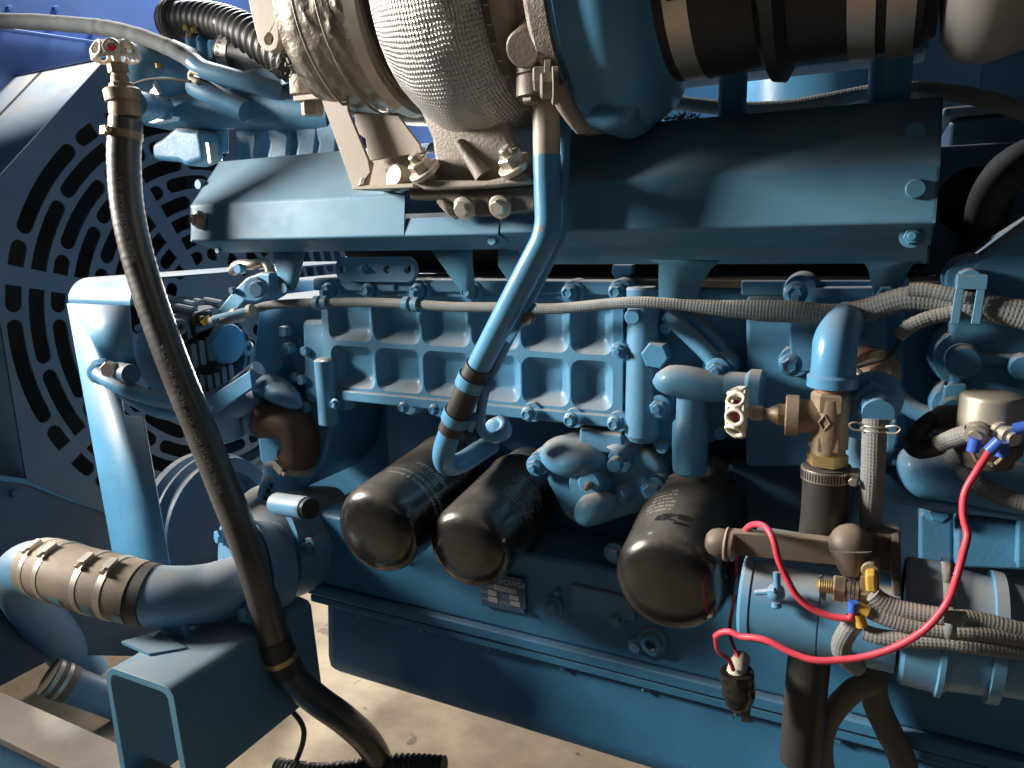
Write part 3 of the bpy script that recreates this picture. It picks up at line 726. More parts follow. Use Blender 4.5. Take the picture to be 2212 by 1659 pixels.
# oil drips on the right filter
m = MB(); t, e, ax, u, w_, r = f3
for k in range(12):
    s0, a0 = .066+random.uniform(-.012, .014), R_(92)+random.uniform(-.24, .24); q_ = random.uniform(.003, .0085)
    m.add([e+ax*(s0+q_*.6*math.sin(t_*math.pi/6))+(u*math.cos(a0+q_*1.6*math.cos(t_*math.pi/6)/r)+w_*math.sin(a0+q_*1.6*math.cos(t_*math.pi/6)/r))*(r+.0004) for t_ in range(12)], [list(range(12))])
obj('oil_drip', m, 'rubberblue', t)

# ================================================================ FILTER BRACKET (oil cooler casting)
fb = thing('filter_bracket', 'blue cast oil filter bracket with domed top and pointed relief bolt', 'bracket', Q(1300, 1040, 0))
ol = [(1150, 992), (1160, 975), (1190, 960), (1215, 945), (1250, 940), (1300, 950), (1345, 955), (1400, 975), (1436, 1010), (1440, 1055), (1425, 1075), (1380, 1110), (1330, 1125), (1290, 1140), (1250, 1140), (1215, 1120), (1180, 1050), (1170, 1020)]
m = MB().prism([Q(a, b, .0) for a, b in ol], (0, .15, 0)); obj('body', m, 'cast', fb, bevel=.018, seg=4)
m = MB().prism([Q(a, b, -.01) for a, b in ((1250, 925), (1345, 940), (1350, 985), (1250, 975))], (0, .12, 0)); obj('neck', m, 'cast', fb, bevel=.006)
m = MB()
def blob(m, px, py, y_, rx, ry, rz, n=20):
    c = Q(px, py, y_); pr = [(-math.cos(math.pi*k/10), math.sin(math.pi*k/10)) for k in range(11)]
    vs = []; fs = []
    for d, r in pr:
        for k in range(n):
            a = 2*math.pi*k/n; vs.append(c+V((rx*r*math.cos(a), ry*d, rz*r*math.sin(a))))
    for i in range(10):
        for k in range(n): fs.append([i*n+k, i*n+(k+1) % n, (i+1)*n+(k+1) % n, (i+1)*n+k])
    m.add(vs, fs)
blob(m, 1245, 985, .01, .068, .055, .038); obj('dome', m, 'cast', fb)
m = MB().lathe(Q(1290, 1030, .03), (0, -1, 0), [(0, .042), (.03, .038), (.048, .034), (.056, .030), (.056, .024)], 32); obj('relief_boss', m, 'cast', fb)
m = MB().lathe(Q(1274, 1043, -.028), (0, -1, 0), [(-.02, .0225), (.0, .0215), (.004, .018), (.004, .0)], 30); obj('relief_cap', m, 'pipe_paint', fb)
m = MB().lathe(Q(1274, 1046, -.031), (.12, -1, -.05), [(0, .007), (.018, .0055), (.024, .003), (.024, 0)], 10); obj('grease_tip', m, 'copper', fb)
m = MB().tube(pp([(1262, 1115, -.012), (1285, 1095, -.03), (1330, 1075, -.012), (1370, 1050, .02)], .008), lambda t: .026*(math.sin(math.pi*min(1, t*1.2+.18))**.5 if t < .68 else .7), 20); obj('outlet_nose', m, 'cast', fb)
m = MB().tube(pp([(1330, 985, -.0), (1345, 970, .01), (1375, 960, .03)], .008), .024, 18); obj('bolt_pillar', m, 'cast', fb)
m = MB().tube(pp([(1170, 990, -.004), (1190, 975, .01), (1230, 960, .03)], .008), .016, 18); obj('bolt_pillar', m, 'cast', fb)
for px, py, y_, r, k in ((1158, 1006, -.018, .0125, 'stud'), (1331, 1002, -.026, .0125, 'round'), (1412, 1058, -.02, .0135, 'washer')):
    bolt(fb, Q(px, py, y_), r, kind=k); boss(fb, Q(px+6, py-4, y_+.014), r)
m = MB().prism([Q(1385, 1105, .05), Q(1420, 1105, .05), Q(1418, 1300, .05), Q(1385, 1290, .05)], (0, .1, 0)); obj('strut', m, 'cast', fb, bevel=.004)

# ================================================================ FRONT COVER AND WATER PUMP
gc = thing('front_gear_case', 'blue front timing case with clustered bolts beside the alternator', 'gear case', Q(620, 900, .1))
m = MB().prism([Q(a, b, .03) for a, b in ((560, 640), (700, 655), (720, 900), (700, 1000), (650, 1060), (560, 1000), (540, 820))], (0, .3, 0)); obj('case', m, 'cast', gc, bevel=.010)
m = MB().prism([Q(a, b, .012) for a, b in ((650, 690), (720, 690), (738, 780), (740, 880), (655, 870))], (0, .05, 0)); obj('side_pad', m, 'cast', gc, bevel=.012)
x_ = Q(704, 850, -.01).x; za = Q(700, 775, -.01).z; zb = Q(708, 918, -.01).z
m = MB().lathe((x_, -.005, zb), (0, 0, 1), [(0, .017), (.003, .0225), (za-zb-.004, .0225), (za-zb, .016)], 26); obj('cast_post', m, 'cast', gc)
for px, py, r in ((627, 752, .013), (640, 815, .011), (655, 820, .011), (618, 715, .012), (660, 880, .012), (704, 728, .008), (600, 790, .012), (662, 758, .010)):
    bolt(gc, Q(px, py, .012), r, kind='round', material='cast'); boss(gc, Q(px+7, py-4, .024), r)
m = MB().tube(pp([(545, 850, .0), (580, 835, .0), (610, 850, -.01), (650, 878, -.02)], .008), lambda t: .002+.028*math.sin(math.pi*min(1, max(0, t)))**.6, 20); obj('cast_arm', m, 'paint', gc)

wp = thing('water_pump', 'blue coolant pump with round inlet flange behind the thick hose', 'pump', Q(600, 1180, 0))
m = MB().lathe(V((-1.16, .03, QX(600, 1165, -1.16).z)), (1, 0, 0), [(-.12, .085), (-.06, .098), (-.055, .105), (-.035, .105), (-.03, .095), (.04, .088), (.08, .07), (.10, .05)], 44); obj('volute', m, 'cast', wp)
m = MB().lathe(Q(612, 1068, .02), (.9, -.45, .1), [(0, .058), (.012, .058), (.016, .054), (.016, .0)], 36); obj('bearing_face', m, 'cast', wp)
c_ = Q(612, 1068, .02)+V((.0, -.018, 0))
for k in range(7):
    a = R_(20+k*24); m = MB().cyl(c_+V((0, .036*math.cos(a), .036*math.sin(a))), c_+V((.004, .036*math.cos(a), .036*math.sin(a))), .0055, 12); obj('vent_hole', m, 'blackvoid', wp)
a = Q(598, 1088, -.09); b = Q(664, 1098, -.12)
m = MB().cyl(a, b, .023, 28); obj('bypass_stub', m, 'coolant_paint', wp)
m = MB().cyl(b, b+(b-a).normalized()*.012, .0205, 24); obj('stub_plug', m, 'rubber', wp)
m = MB().lathe(Q(592, 1178, -.03), (-.30, -.95, .05), [(-.16, .10), (-.05, .122), (-.02, .124), (.0, .118), (.004, .106), (.03, .100), (.05, .088), (.075, .070)], 48); obj('pump_body', m, 'cast', wp, angle=40)
m = MB().lathe(Q(668, 1180, -.02), (0, -1, 0), [(-.10, .05), (0, .045), (.02, .038), (.024, .02)], 32); obj('pump_boss', m, 'cast', wp)
bolt(wp, Q(668, 1180, -.05), .012, kind='washer', material='cast')
fc = Q(532, 1234, -.175); fax = V((-.36, -.92, .08)).normalized()
m = MB().lathe(fc, fax, [(-.07, .086), (-.03, .096), (-.012, .105), (-.010, .098), (-.004, .098), (-.002, .107), (.014, .107), (.018, .103), (.018, .05)], 52); obj('inlet_flange', m, 'coolant_paint', wp)
u_ = fax.cross(V((0, 0, 1))).normalized(); w2 = u_.cross(fax)
for a in (138, 228, 318, 48):
    p = fc+(u_*math.cos(R_(a))+w2*math.sin(R_(a)))*.084+fax*.014
    m = MB().lathe(p-fax*.02, fax, [(0, .024), (.022, .021), (.024, .016)], 24); obj('boss', m, 'cast', wp)
    bolt(wp, p+fax*.008, .0135, fax, 'washer', 'pipe_paint')
m = MB().lathe(Q(610, 1045, .03), (0, 0, 1), [(-.05, .06), (0, .05), (.03, .038), (.05, .036)], 30); obj('outlet_neck', m, 'cast', wp)

# brown rubber elbow between pump and thermostat pipe
br = thing('rubber_elbow', 'reddish brown rubber elbow hose clamped above the water pump', 'hose', Q(630, 960, .02))
el = pp([(548, 895, .0), (575, 905, -.005), (612, 908, -.01), (640, 930, -.005), (648, 965, .0), (640, 1000, .01)], .006)
m = MB().tube(el, .0415, 28); obj('elbow', m, 'brownrubber', br)
hoseclamp(br, Q(566, 903, -.003), el[3]-el[0], .0425, .020, 'cast'); hoseclamp(br, Q(641, 992, .008), el[-1]-el[-5], .0425, .020, 'castgrey', scr=(-.1, -1, 0))
hb = pp([(498, 935, -.03), (492, 905, -.04), (500, 880, -.035), (530, 872, -.02), (565, 890, -.0)], .006)
m = MB().tube(hb, .034, 24); o = obj('thermostat_stub', m, 'coolant_paint', br)

# ================================================================ CRANK PULLEY AND ALTERNATOR
cp = thing('crank_pulley', 'dark blue grooved crank pulley behind the bright belt guard', 'pulley', QX(430, 1130, -1.36))
pc = QX(455, 1125, -1.52)
m = MB(); pr = [(-.05, .05), (-.05, .175), (-.03, .175), (-.02, .16), (-.005, .16), (.005, .178), (.012, .178), (.022, .162), (.03, .162), (.04, .17), (.05, .17), (.05, .135), (.02, .125), (.02, .02)]
m.lathe(pc, (1, 0, 0), pr, 56); obj('wheel', m, 'dark_blue', cp, angle=30)

XA = -1.30
alt = thing('alternator', 'blue slotted alternator with round end cap and yellow sleeved terminal', 'alternator', QX(470, 870, XA))
ac = QX(462, 765, XA); ra = .106
m = MB().lathe(ac, (1, 0, 0), [(-.135, .04), (-.13, .07), (-.12, ra*.96), (-.10, ra), (-.09, ra*.97), (-.05, ra*.97), (-.04, ra), (-.012, ra), (-.004, ra*.95), (-.006, ra*.90), (-.05, ra*.88), (-.05, .0)], 44); obj('body', m, 'alt_paint', alt, angle=30)
# rear face: slotted grille
outer = [(ra*.95*math.cos(2*math.pi*k/40), ra*.95*math.sin(2*math.pi*k/40)) for k in range(40)]
holes = []
def slot(cy_, cz_, hw, hh):
    cy_, cz_, hw, hh = [q*1.1 for q in (cy_, cz_, hw, hh)]; holes.append([(a, b) for a, b in rrect(cy_, cz_, hw, hh, min(hw, hh)*.9, 3)])
for k in range(5): slot(-.068+k*.0195, .000+k*.004, .0062, .024)
for k in range(6): slot(-.056+k*.0185, -.055-(.006 if k in (2, 3) else 0)+k*.002, .0058, .0185)
for k in range(2): slot(-.066+k*.021, .050+k*.009, .0065, .018)
slot(.064, .044, .012, .0045); slot(.068, .030, .011, .0045); slot(.060, .058, .011, .0045)
m = holed(outer, holes, lambda a, b: (ac.x+.004, ac.y+a, ac.z+b), (-.009, 0, 0)); obj('end_grille', m, 'alt_paint', alt, bevel=.0008)
m = MB().lathe(ac+V((-.035, 0, 0)), (1, 0, 0), [(0, .08), (.004, .08)], 30); obj('windings', m, 'corebrown', alt)
m = MB().lathe(ac+V((.004, .030, .020)), (1, 0, 0), [(0, .046), (.012, .044), (.016, .041), (.0165, 0)], 36); obj('end_cap', m, 'paint', alt)
for a, z_ in ((.032, -.086), (-.084, .070), (.090, .0)):
    m = MB().lathe(ac+V((-.05, a, z_)), (1, 0, 0), [(0, .018), (.058, .017), (.060, .015), (.060, .007), (.05, .006)], 24); obj('ear', m, 'alt_paint', alt)
for k in range(7):   # finned upper housing
    a = R_(60+k*14); p = ac+V((-.07+.02*math.sin(k*2), math.cos(a)*ra*1.0, math.sin(a)*ra*1.0))
    m = MB().tube(smooth([p+V((-.04, 0, 0)), p+V((0, 0, .010)), p+V((.06, 0, .004))], .01), .009, 10); obj('cooling_fin', m, 'alt_paint', alt)
tp = QX(437, 688, XA+.03)
m = MB().lathe(tp+V((-.02, 0, 0)), (1, -.2, -.1), [(0, .016), (.018, .016), (.018, .009), (.034, .009)], 16); obj('terminal', m, 'rubber', alt)
m = MB().tube([QX(441, 688, XA+.05), QX(450, 697, XA+.055)], .0105, 14); obj('sleeve', m, 'yellow', alt)
m = MB(); e_ = QX(392, 742, XA-.03); 
m.prism([QX(390, 746, XA-.035), QX(402, 743, XA-.035), QX(414, 796, XA-.035), QX(405, 800, XA-.035)], (-.001, 0, 0)); obj('sticker', m, 'cream', alt)
m = MB()
for k in range(6):
    a_ = QX(394+k*2.0, 752+k*8, XA-.0345); m.prism([a_, a_+V((0, .010, .001)), a_+V((0, .010, -.003)), a_+V((0, 0, -.004))], (.0004, 0, 0))
obj('sticker_print', m, 'blackvoid', alt)
# mounting bracket and adjuster
ab = thing('alternator_bracket', 'curved blue bracket arm with large bolt above the alternator', 'bracket', Q(540, 640, -.04))
m = MB().prism([Q(a, b, -.05) for a, b in ((455, 690), (480, 655), (505, 625), (530, 600), (560, 588), (583, 590), (585, 640), (560, 655), (530, 650), (515, 668), (490, 700), (470, 705))], (0, .05, 0)); obj('arm', m, 'cast', ab, bevel=.006, seg=3)
bolt(ab, Q(561, 625, -.075), .016, (.25, -1, 0), 'round', 'cast'); boss(ab, Q(548, 625, -.062), .014, (.25, -1, 0))
for px, py in ((504, 628), (450, 677), (441, 690)): bolt(ab, Q(px, py, -.056), .007, kind='round', material='dark_blue')
m = MB().tube(pp([(503, 585, -.02), (515, 573, -.03), (545, 572, -.03), (570, 568, -.02), (583, 580, -.02), (585, 603, -.02)], .006), .011, 14); obj('hook', m, 'steel', ab)
bolt(ab, Q(521, 580, -.04), .011, kind='round', material='pipe_paint')
ad = thing('adjuster_arm', 'long curved blue belt adjuster arm running behind the thick hose', 'arm', Q(300, 830, -.12))
m = MB().tube(pp([(215, 806, -.19), (245, 826, -.195), (285, 845, -.185), (340, 862, -.15), (420, 870, -.09), (490, 845, -.05), (560, 795, -.03)], .01), .017, 12); obj('bar', m, 'paint', ad)
m = MB().tube(pp([(262, 845, -.19), (330, 885, -.15), (400, 900, -.07)], .01), .014, 12); obj('stay', m, 'paint', ad)
m = MB().lathe(Q(226, 802, -.172), (.3, -1, 0), [(0, .028), (.012, .028), (.014, .02), (.028, .02), (.03, .014)], 28); obj('pivot', m, 'pipe_paint', ad)
bolt(ad, Q(240, 797, -.204), .016, (.45, -1, .05), 'plain', 'zinc'); m = MB().cyl(Q(256, 803, -.185), Q(284, 808, -.195), .020, 26); obj('spacer', m, 'dark_blue', ad)
m = MB().prism([Q(a, b, -.085) for a, b in ((455, 855), (540, 800), (545, 838), (462, 895))], (0, .012, 0)); obj('slotted_link', m, 'paint', ad, bevel=.002)

# belt guard
yb = -.165
bg = thing('belt_guard', 'bright blue bent sheet belt guard left of the alternator', 'guard', Q(300, 1280, yb))
pts = [(148, 655), (242, 1170), (270, 1330), (388, 1330), (367, 1212), (312, 902), (269, 897), (258, 812), (291, 792), (281, 660)]
m = MB(); P = [Q(a, b, yb) for a, b in pts]; P[0].z = P[-1].z = (P[0].z+P[-1].z)/2; m.add(P, [list(range(len(P)))]); obj('front_plate', m, 'paint', bg, solid=.004)
zl = P[0].z; zr_ = P[-1].z; x0 = P[0].x; x1 = P[-1].x; R1 = .052; m = MB(); ln = []
for k in range(9):
    a = R_(90*k/8); ln.append((yb+R1-R1*math.cos(a), R1*math.sin(a)))
ln.append((yb+.75, R1+.002)); n = len(ln)
zz_ = (zl+zr_)/2
m.add([V((x0, a, zz_+b)) for a, b in ln]+[V((x1, a, zz_+b)) for a, b in ln], [[i, i+1, n+i+1, n+i] for i in range(n-1)]); obj('rolled_top', m, 'paint', bg, solid=.004, wn=True)

# ================================================================ COOLANT PIPE, bottom left
ct = thing('coolant_pipe', 'thick scuffed blue coolant pipe with clamped rubber sleeve, bent at lower left', 'pipe', Q(60, 1300, -.2))
cl = [(556, 1250, -.15), (500, 1268, -.20), (440, 1283, -.24), (380, 1288, -.275), (320, 1284, -.30), (250, 1268, -.32), (180, 1250, -.33), (120, 1232, -.33), (75, 1226, -.32), (50, 1240, -.28), (55, 1280, -.21), (90, 1335, -.13), (142, 1400, -.04), (210, 1480, .06), (290, 1570, .20)]
path = pp(cl, .008)
m = MB().tube(path, .0575, 40); obj('bent_tube', m, 'coolant_paint', ct)
i0 = min(range(len(path)), key=lambda i: (path[i]-Q(308, 1281, -.303)).length); i1 = min(range(len(path)), key=lambda i: (path[i]-Q(96, 1229, -.325)).length)
sl = path[i0:i1+1]
m = MB().tube(sl, lambda t: .0617, 40); rsl = obj('rubber_sleeve', m, 'sleeve', ct)
m = MB().tube(path[max(0, i0-3):i0+2], .0602, 40); obj('sleeve_lip', m, 'rubber', ct)
for fr in (.16, .33, .70, .86):
    k = int(len(sl)*fr); k = min(max(k, 1), len(sl)-2); hoseclamp(rsl, sl[k], sl[k+1]-sl[k-1], .0617, .014, 'zinc', scr=(0.05, -.35, 1))
for fr, a0 in ((.05, 0), (.24, .05), (.52, .02), (.93, .05)):     # green print band on the sleeve
    k = min(max(int(len(sl)*fr), 1), len(sl)-2); t_ = (sl[k+1]-sl[k-1]).normalized(); u = V((0, -.92, -.38)); u = (u-t_*u.dot(t_)).normalized(); w_ = t_.cross(u)
    m = MB(); w2_ = .010 if fr != .52 else .018; g = []
    for j in range(6):
        a = R_(-14+j*5); g += [sl[k]+t_*(-w2_)+(u*math.cos(a)+w_*math.sin(a))*.0624, sl[k]+t_*w2_+(u*math.cos(a)+w_*math.sin(a))*.0624]
    m.add(g, [[2*j, 2*j+1, 2*j+3, 2*j+2] for j in range(5)]); obj('print_band', m, 'greenclip', rsl)
cs = thing('drain_pipe', 'short blue pipe with rubber sleeve low behind the coolant pipe bend', 'pipe', Q(190, 1500, -.1))
pa, pb = Q(150, 1478, -.16), Q(300, 1535, -.04)
m = MB().cyl(pa, pb, .043, 32); obj('tube', m, 'coolant_paint', cs)
d = (pb-pa).normalized(); m = MB().cyl(pa-d*.055, pa+d*.004, .0455, 32); obj('sleeve', m, 'sleeve', cs)
hoseclamp(cs, pa-d*.022, d, .046, .011); hoseclamp(cs, pa-d*.045, d, .046, .011)

# ================================================================ HEATER HOSE AND GATE VALVE, left
hh = thing('heater_hose', 'thick black heater hose with printed text hanging from the left gate valve', 'hose', Q(820, 1650, 0))
hp = pp([(272, 258, -.19), (269, 300, -.195), (268, 350, -.20), (274, 440, -.205), (294, 540, -.21), (330, 660, -.215), (381, 800, -.22), (436, 935, -.22), (492, 1075, -.22), (538, 1195, -.22), (570, 1300, -.21), (592, 1380, -.20), (607, 1420, -.195), (632, 1465, -.18), (685, 1512, -.15), (745, 1555, -.11), (797, 1605, -.06), (822, 1660, -.02), (828, 1740, .02)], .006)
m = MB().tube(hp, .0292, 40, rib=lambda l, a: 1+.016*math.sin(l*2*math.pi/.0155+a*1.0)*(1 if l < .95 else .2)); hht = obj('tube', m, 'hose', hh)
FR = frames(hp); LS = [0]
for i in range(1, len(hp)): LS.append(LS[-1]+(hp[i]-hp[i-1]).length)
def on_hose(l, x, a_dir, r=.0302):
    i = min(range(len(LS)), key=lambda k: abs(LS[k]-l)); i = min(i, len(hp)-2); t_ = (hp[i+1]-hp[i]).normalized(); p = hp[i]+t_*(l-LS[i])
    u = V(a_dir); u = (u-t_*u.dot(t_)).normalized(); w_ = t_.cross(u); a = x/r
    return p+(u*math.cos(a)+w_*math.sin(a))*r
tot = LS[-1]
near = lambda px, py, y_: LS[min(range(len(hp)), key=lambda i: (hp[i]-Q(px, py, y_)).length)]
for s_, px, py, h in (('INLINE HEATER HOSE  ID 1"  MADE IN MALAYSIA', 503, 1060, .0135), ('INLINE HEATER HOSE  ID 1"', 322, 560, .0135)):
    l0 = near(px, py, -.22); m = MB()
    text_on(m, s_, h, lambda x, y: on_hose(l0-x, y-.004, (.62, -.8, 0))); obj('hose_print', m, 'print', hht)
hoseclamp(hh, hp[4], hp[6]-hp[2], .030, .014, 'brass', scr=(-.3, -1, 0))
k = near(607, 1420, -.195); i = LS.index(k); hoseclamp(hh, hp[i], hp[i+2]-hp[i-2], .0325, .012, 'brassbright'); m = MB().tube(hp[i-6:i+7], .0318, 30); obj('joint_cuff', m, 'rubber', hh)

def handwheel(parent, c, ax, r, nl=8):
    c = V(c); ax = V(ax).normalized(); u = ax.orthogonal().normalized(); w_ = ax.cross(u)
    def ringpt(a, rr, h): return c+ax*h+(u*math.cos(a)+w_*math.sin(a))*rr
    m = MB(); m.tube([ringpt(2*math.pi*k/40, r*.88, -r*.30) for k in range(41)], r*.075, 8, cap=False); parent = obj('handwheel', m, 'white', parent)
    # scalloped rim loops between the lower ring and the upper crown
    for k in range(nl):
        a = 2*math.pi*k/nl; da = math.pi/nl*.86; pts = []
        for j in range(17):
            t = 2*math.pi*j/16; s_ = math.sin(t); cc = math.cos(t)
            rad_ = r*(.80+.20*max(-.25, 1-abs(cc)**1.6) - .10*max(0, cc)); pts.append(ringpt(a+da*s_, r*(.70+.20*(1-cc)/2+.10*(1-abs(cc))), r*.30*cc))
        m = MB().tube(pts, r*.085, 8, cap=False); obj('rim_lobe', m, 'white', parent)
    m = MB().lathe(c+ax*(r*.24), ax, [(0, r*.22), (0, r*.64), (r*.05, r*.66), (r*.12, r*.60), (r*.13, r*.2)], 32); obj('crown', m, 'white', parent)
    m = MB().lathe(c, ax, [(-r*.55, r*.16), (-r*.1, r*.2), (r*.34, r*.2)], 16); obj('hub', m, 'white', parent)
    m = MB().lathe(c, ax, [(-r*.05, r*.45), (r*.12, r*.45)], 24); obj('tag_disc', m, 'red', parent)
gv = thing('gate_valve', 'brass gate valve with white handwheel on top of the left heater hose', 'valve', Q(270, 250, -.19))
va = V((-.055, -.02, 1)).normalized()
vb = Q(273, 250, -.19)
s_ = S(270, 200, -.19)
def L(m_, p0, ax, pr): m_.lathe(p0, ax, [(a*s_, b*s_) for a, b in pr], 32); return m_
m = L(MB(), vb, va, [(-4, 31), (6, 34), (18, 33), (28, 31), (34, 30)]); obj('body', m, 'brass', gv)
m = L(MB(), vb+va*26*s_, va, [(0, 30), (4, 37), (26, 38), (30, 34), (30, 20)]); obj('union_nut', m, 'brass', gv)
m = MB().hexa(vb+va*54*s_, va, 24*s_, 14*s_); obj('bonnet_hex', m, 'brass', gv)
m = L(MB(), vb+va*66*s_, va, [(0, 19), (14, 18), (16, 16), (24, 15), (24, 10)]); obj('bonnet', m, 'brass', gv)
m = MB().hexa(vb+va*88*s_, va, 21*s_, 20*s_); obj('packing_nut', m, 'brass', gv)
m = MB().cyl(vb+va*100*s_, vb+va*125*s_, 5*s_, 12); obj('stem', m, 'steel', gv)
handwheel(gv, vb+va*131*s_, va, 50*s_)
m = MB().cyl(vb+V((.01, .01, .022)), Q(350, 232, -.02), .024, 26); obj('inlet_tube', m, 'coolant_paint', gv)

# ================================================================ RIGHT GATE VALVE, ELBOW AND HOSE
y_ = -.15
rv = thing('gate_valve', 'brass gate valve with sideways white handwheel under the blue elbow', 'valve', Q(1795, 990, y_))
x_ = Q(1793, 900, y_).x; k_ = S(1793, 900, y_); Zp = lambda py: Q(1793, py, y_).z
m = MB(); zt, zb = Zp(858), Zp(985)
m.lathe((x_, y_, zb), (0, 0, 1), [(0, 33*k_), (.004, 36*k_), (.010, 36*k_), (.018, 37*k_), (.03, 38.5*k_), (zt-zb-.02, 38*k_), (zt-zb, 37*k_)], 36); obj('body', m, 'brass', rv)
m = MB().hexa((x_, y_, Zp(885)), (0, 0, 1), 41*k_, .024, .15, .3); obj('upper_hex', m, 'brass', rv)
m = MB().hexa((x_, y_, Zp(968)), (0, 0, 1), 40*k_, .021, .15, .3); obj('lower_hex', m, 'brass', rv)
m = MB(); pr = [(0, 33*k_)]
for j in range(7): pr += [(j*.0032+.001, 34*k_), (j*.0032+.0026, 31.5*k_)]
m.lathe((x_, y_, Zp(862)), (0, 0, 1), pr, 32); obj('thread', m, 'copper', rv)
m = MB(); pr = [(0, 31*k_)]
for j in range(4): pr += [(j*.003+.001, 32*k_), (j*.003+.0024, 30*k_)]
m.lathe((x_, y_, Zp(986)), (0, 0, 1), pr, 32); obj('lower_thread', m, 'brassbright', rv)
m = MB().hexa((x_, y_, Zp(1002)), (0, 0, 1), 43*k_, .016, .1, .1); obj('adaptor_nut', m, 'brassbright', rv)
hx = V((-1, -.10, .0)).normalized(); h0 = V((x_, y_, Zp(902)))
hl = lambda a, b: (a*k_, b*k_)
m = MB().lathe(h0, hx, [hl(20, 34), hl(62, 38), hl(64, 45), hl(88, 45), hl(91, 40), hl(91, 20)], 36); obj('union_nut', m, 'brass', rv)
m = MB().hexa(h0+hx*90*k_, hx, 27*k_, 17*k_); obj('bonnet_hex', m, 'brass', rv)
m = MB().lathe(h0+hx*104*k_, hx, [hl(0, 24), hl(20, 14), hl(24, 12), hl(40, 12)], 24); obj('bonnet', m, 'brass', rv)
m = MB().hexa(h0+hx*138*k_, hx, 17*k_, 28*k_, .1, .5); obj('packing_nut', m, 'steel', rv)
m = MB().cyl(h0+hx*160*k_, h0+hx*200*k_, 5*k_, 12); obj('stem', m, 'steel', rv)
handwheel(rv, h0+hx*194*k_, hx, 60*k_)
# raised diamond mark on the body
m = MB()
for a, b in (((-8, 0), (0, 12)), ((0, 12), (8, 0)), ((8, 0), (0, -12)), ((0, -12), (-8, 0))):
    c1 = [V((x_+(q[0]-6)*k_*1.4, y_-38.2*k_, Zp(905)+q[1]*k_*1.4)) for q in (a, b)]; m.tube(c1, .0012, 6)
obj('cast_mark', m, 'brass', rv)
# elbow above
be = thing('pipe_elbow', 'blue street elbow fitting above the right brass valve', 'elbow', Q(1795, 830, y_))
zb = Zp(832)
ew = smooth([V((x_, y_, zb)), V((x_, y_, Zp(770))), V((x_, y_+.008, Zp(738))), V((x_+.004, y_+.035, Zp(720))), V((x_+.006, y_+.08, Zp(716))), V((x_+.006, y_+.16, Zp(716)))], .006)
m = MB().tube(ew, lambda t: .0265*(1.0-.10*t)*1.02, 36); obj('bend', m, 'pipe_paint', be)
m = MB().lathe((x_, y_, zb-.002), (0, 0, 1), [(0, .0275), (.001, .0305), (.014, .0305), (.017, .0275)], 36); obj('collar', m, 'pipe_paint', be)
# hose below
rh = thing('coolant_hose', 'straight black coolant hose below the right brass valve, passing behind the starter', 'hose', Q(1690, 1650, -.1))
hq = smooth([V((x_, y_, Zp(1006))), V((x_+.001, y_+.004, Zp(1100))), V((x_-.004, y_+.03, Zp(1250))), V((x_-.008, y_+.05, Zp(1400))), V((x_-.014, y_+.06, Zp(1720)))], .01)
m = MB().tube(hq, .0295, 36); obj('tube', m, 'rubber', rh)
p = hq[3]; ax = hq[6]-hq[1]
pc = V((x_, y_, Zp(1022)))
hcl = hoseclamp(rh, pc, (0, 0, 1), .0302, .015, 'steel', scr=(1, -.1, 0))
for j in range(26):
    a = R_(180+j*7); d = V((math.cos(a), math.sin(a), 0)); t_ = V((-d.y, d.x, 0)); c = pc+d*.0314
    m = MB().prism([c-t_*.0007-V((0, 0, .005)), c+t_*.0007-V((0, 0, .005)), c+t_*.0007+V((0, 0, .005)), c-t_*.0007+V((0, 0, .005))], d*.0006); obj('slot', m, 'blackvoid', hcl)
# thin grey return hose with spring clip
th = thing('return_hose', 'thin dusty grey hose with wire spring clip, hanging right of the brass valve', 'hose', Q(1885, 1300, -.08))
tp_ = pp([(1890, 905, -.165), (1888, 960, -.17), (1885, 1040, -.165), (1880, 1120, -.13), (1878, 1200, -.08), (1878, 1300, -.05), (1885, 1420, -.04), (1880, 1500, -.04)], .01)
m = MB().tube(tp_, .0142, 24); obj('tube', m, 'loom', th)
pcx = Q(1889, 922, -.167)
m = MB()
for dz in (.003, -.003): m.tube([pcx+V((.0152*math.cos(a), .0152*math.sin(a), dz)) for a in [2*math.pi*k/24 for k in range(25)]], .0012, 8, cap=False)
for sx in (-1, 1): m.tube(smooth([pcx+V((sx*.013, -.010, .004)), pcx+V((sx*.022, -.014, .007)), pcx+V((sx*.028, -.014, .004)), pcx+V((sx*.024, -.014, -.002)), pcx+V((sx*.013, -.012, -.003))], .003), .0012, 8)
obj('spring_clip', m, 'zinc', th)
lo = thing('looped_hose', 'brown rubber hose loop hanging below the starter motor at the bottom', 'hose', Q(1880, 1650, -.02))
m = MB().tube(pp([(1880, 1420, -.03), (1885, 1470, -.05), (1845, 1490, -.06), (1795, 1545, -.06), (1775, 1610, -.06), (1785, 1700, -.05)], .01), .0165, 20); obj('left_run', m, 'sleeve', lo)
m = MB().tube(pp([(1888, 1400, -.03), (1888, 1500, -.03), (1915, 1570, -.03), (1945, 1630, -.03), (1965, 1710, -.02)], .01), .0195, 20); obj('right_run', m, 'sleeve', lo)
# fuel union with banjo bolt
fu = thing('fuel_union', 'light blue fuel union with big round bolt above the thin grey hose', 'union', Q(1890, 880, -.08))
ua = V((.12, -1, -.12)).normalized(); u0 = Q(1886, 858, -.11)
m = MB().lathe(u0, ua, [(0, .036), (.014, .034), (.016, .026)], 28); obj('seat', m, 'pipe_paint', fu)
m = MB().hexa(u0+ua*.014, ua, .030, .018); obj('hex', m, 'pipe_paint', fu)
m = MB().lathe(u0+ua*.032, ua, [(0, .021), (.016, .021), (.018, .018), (.03, .018), (.03, 0)], 28); obj('bolt_head', m, 'pipe_paint', fu)
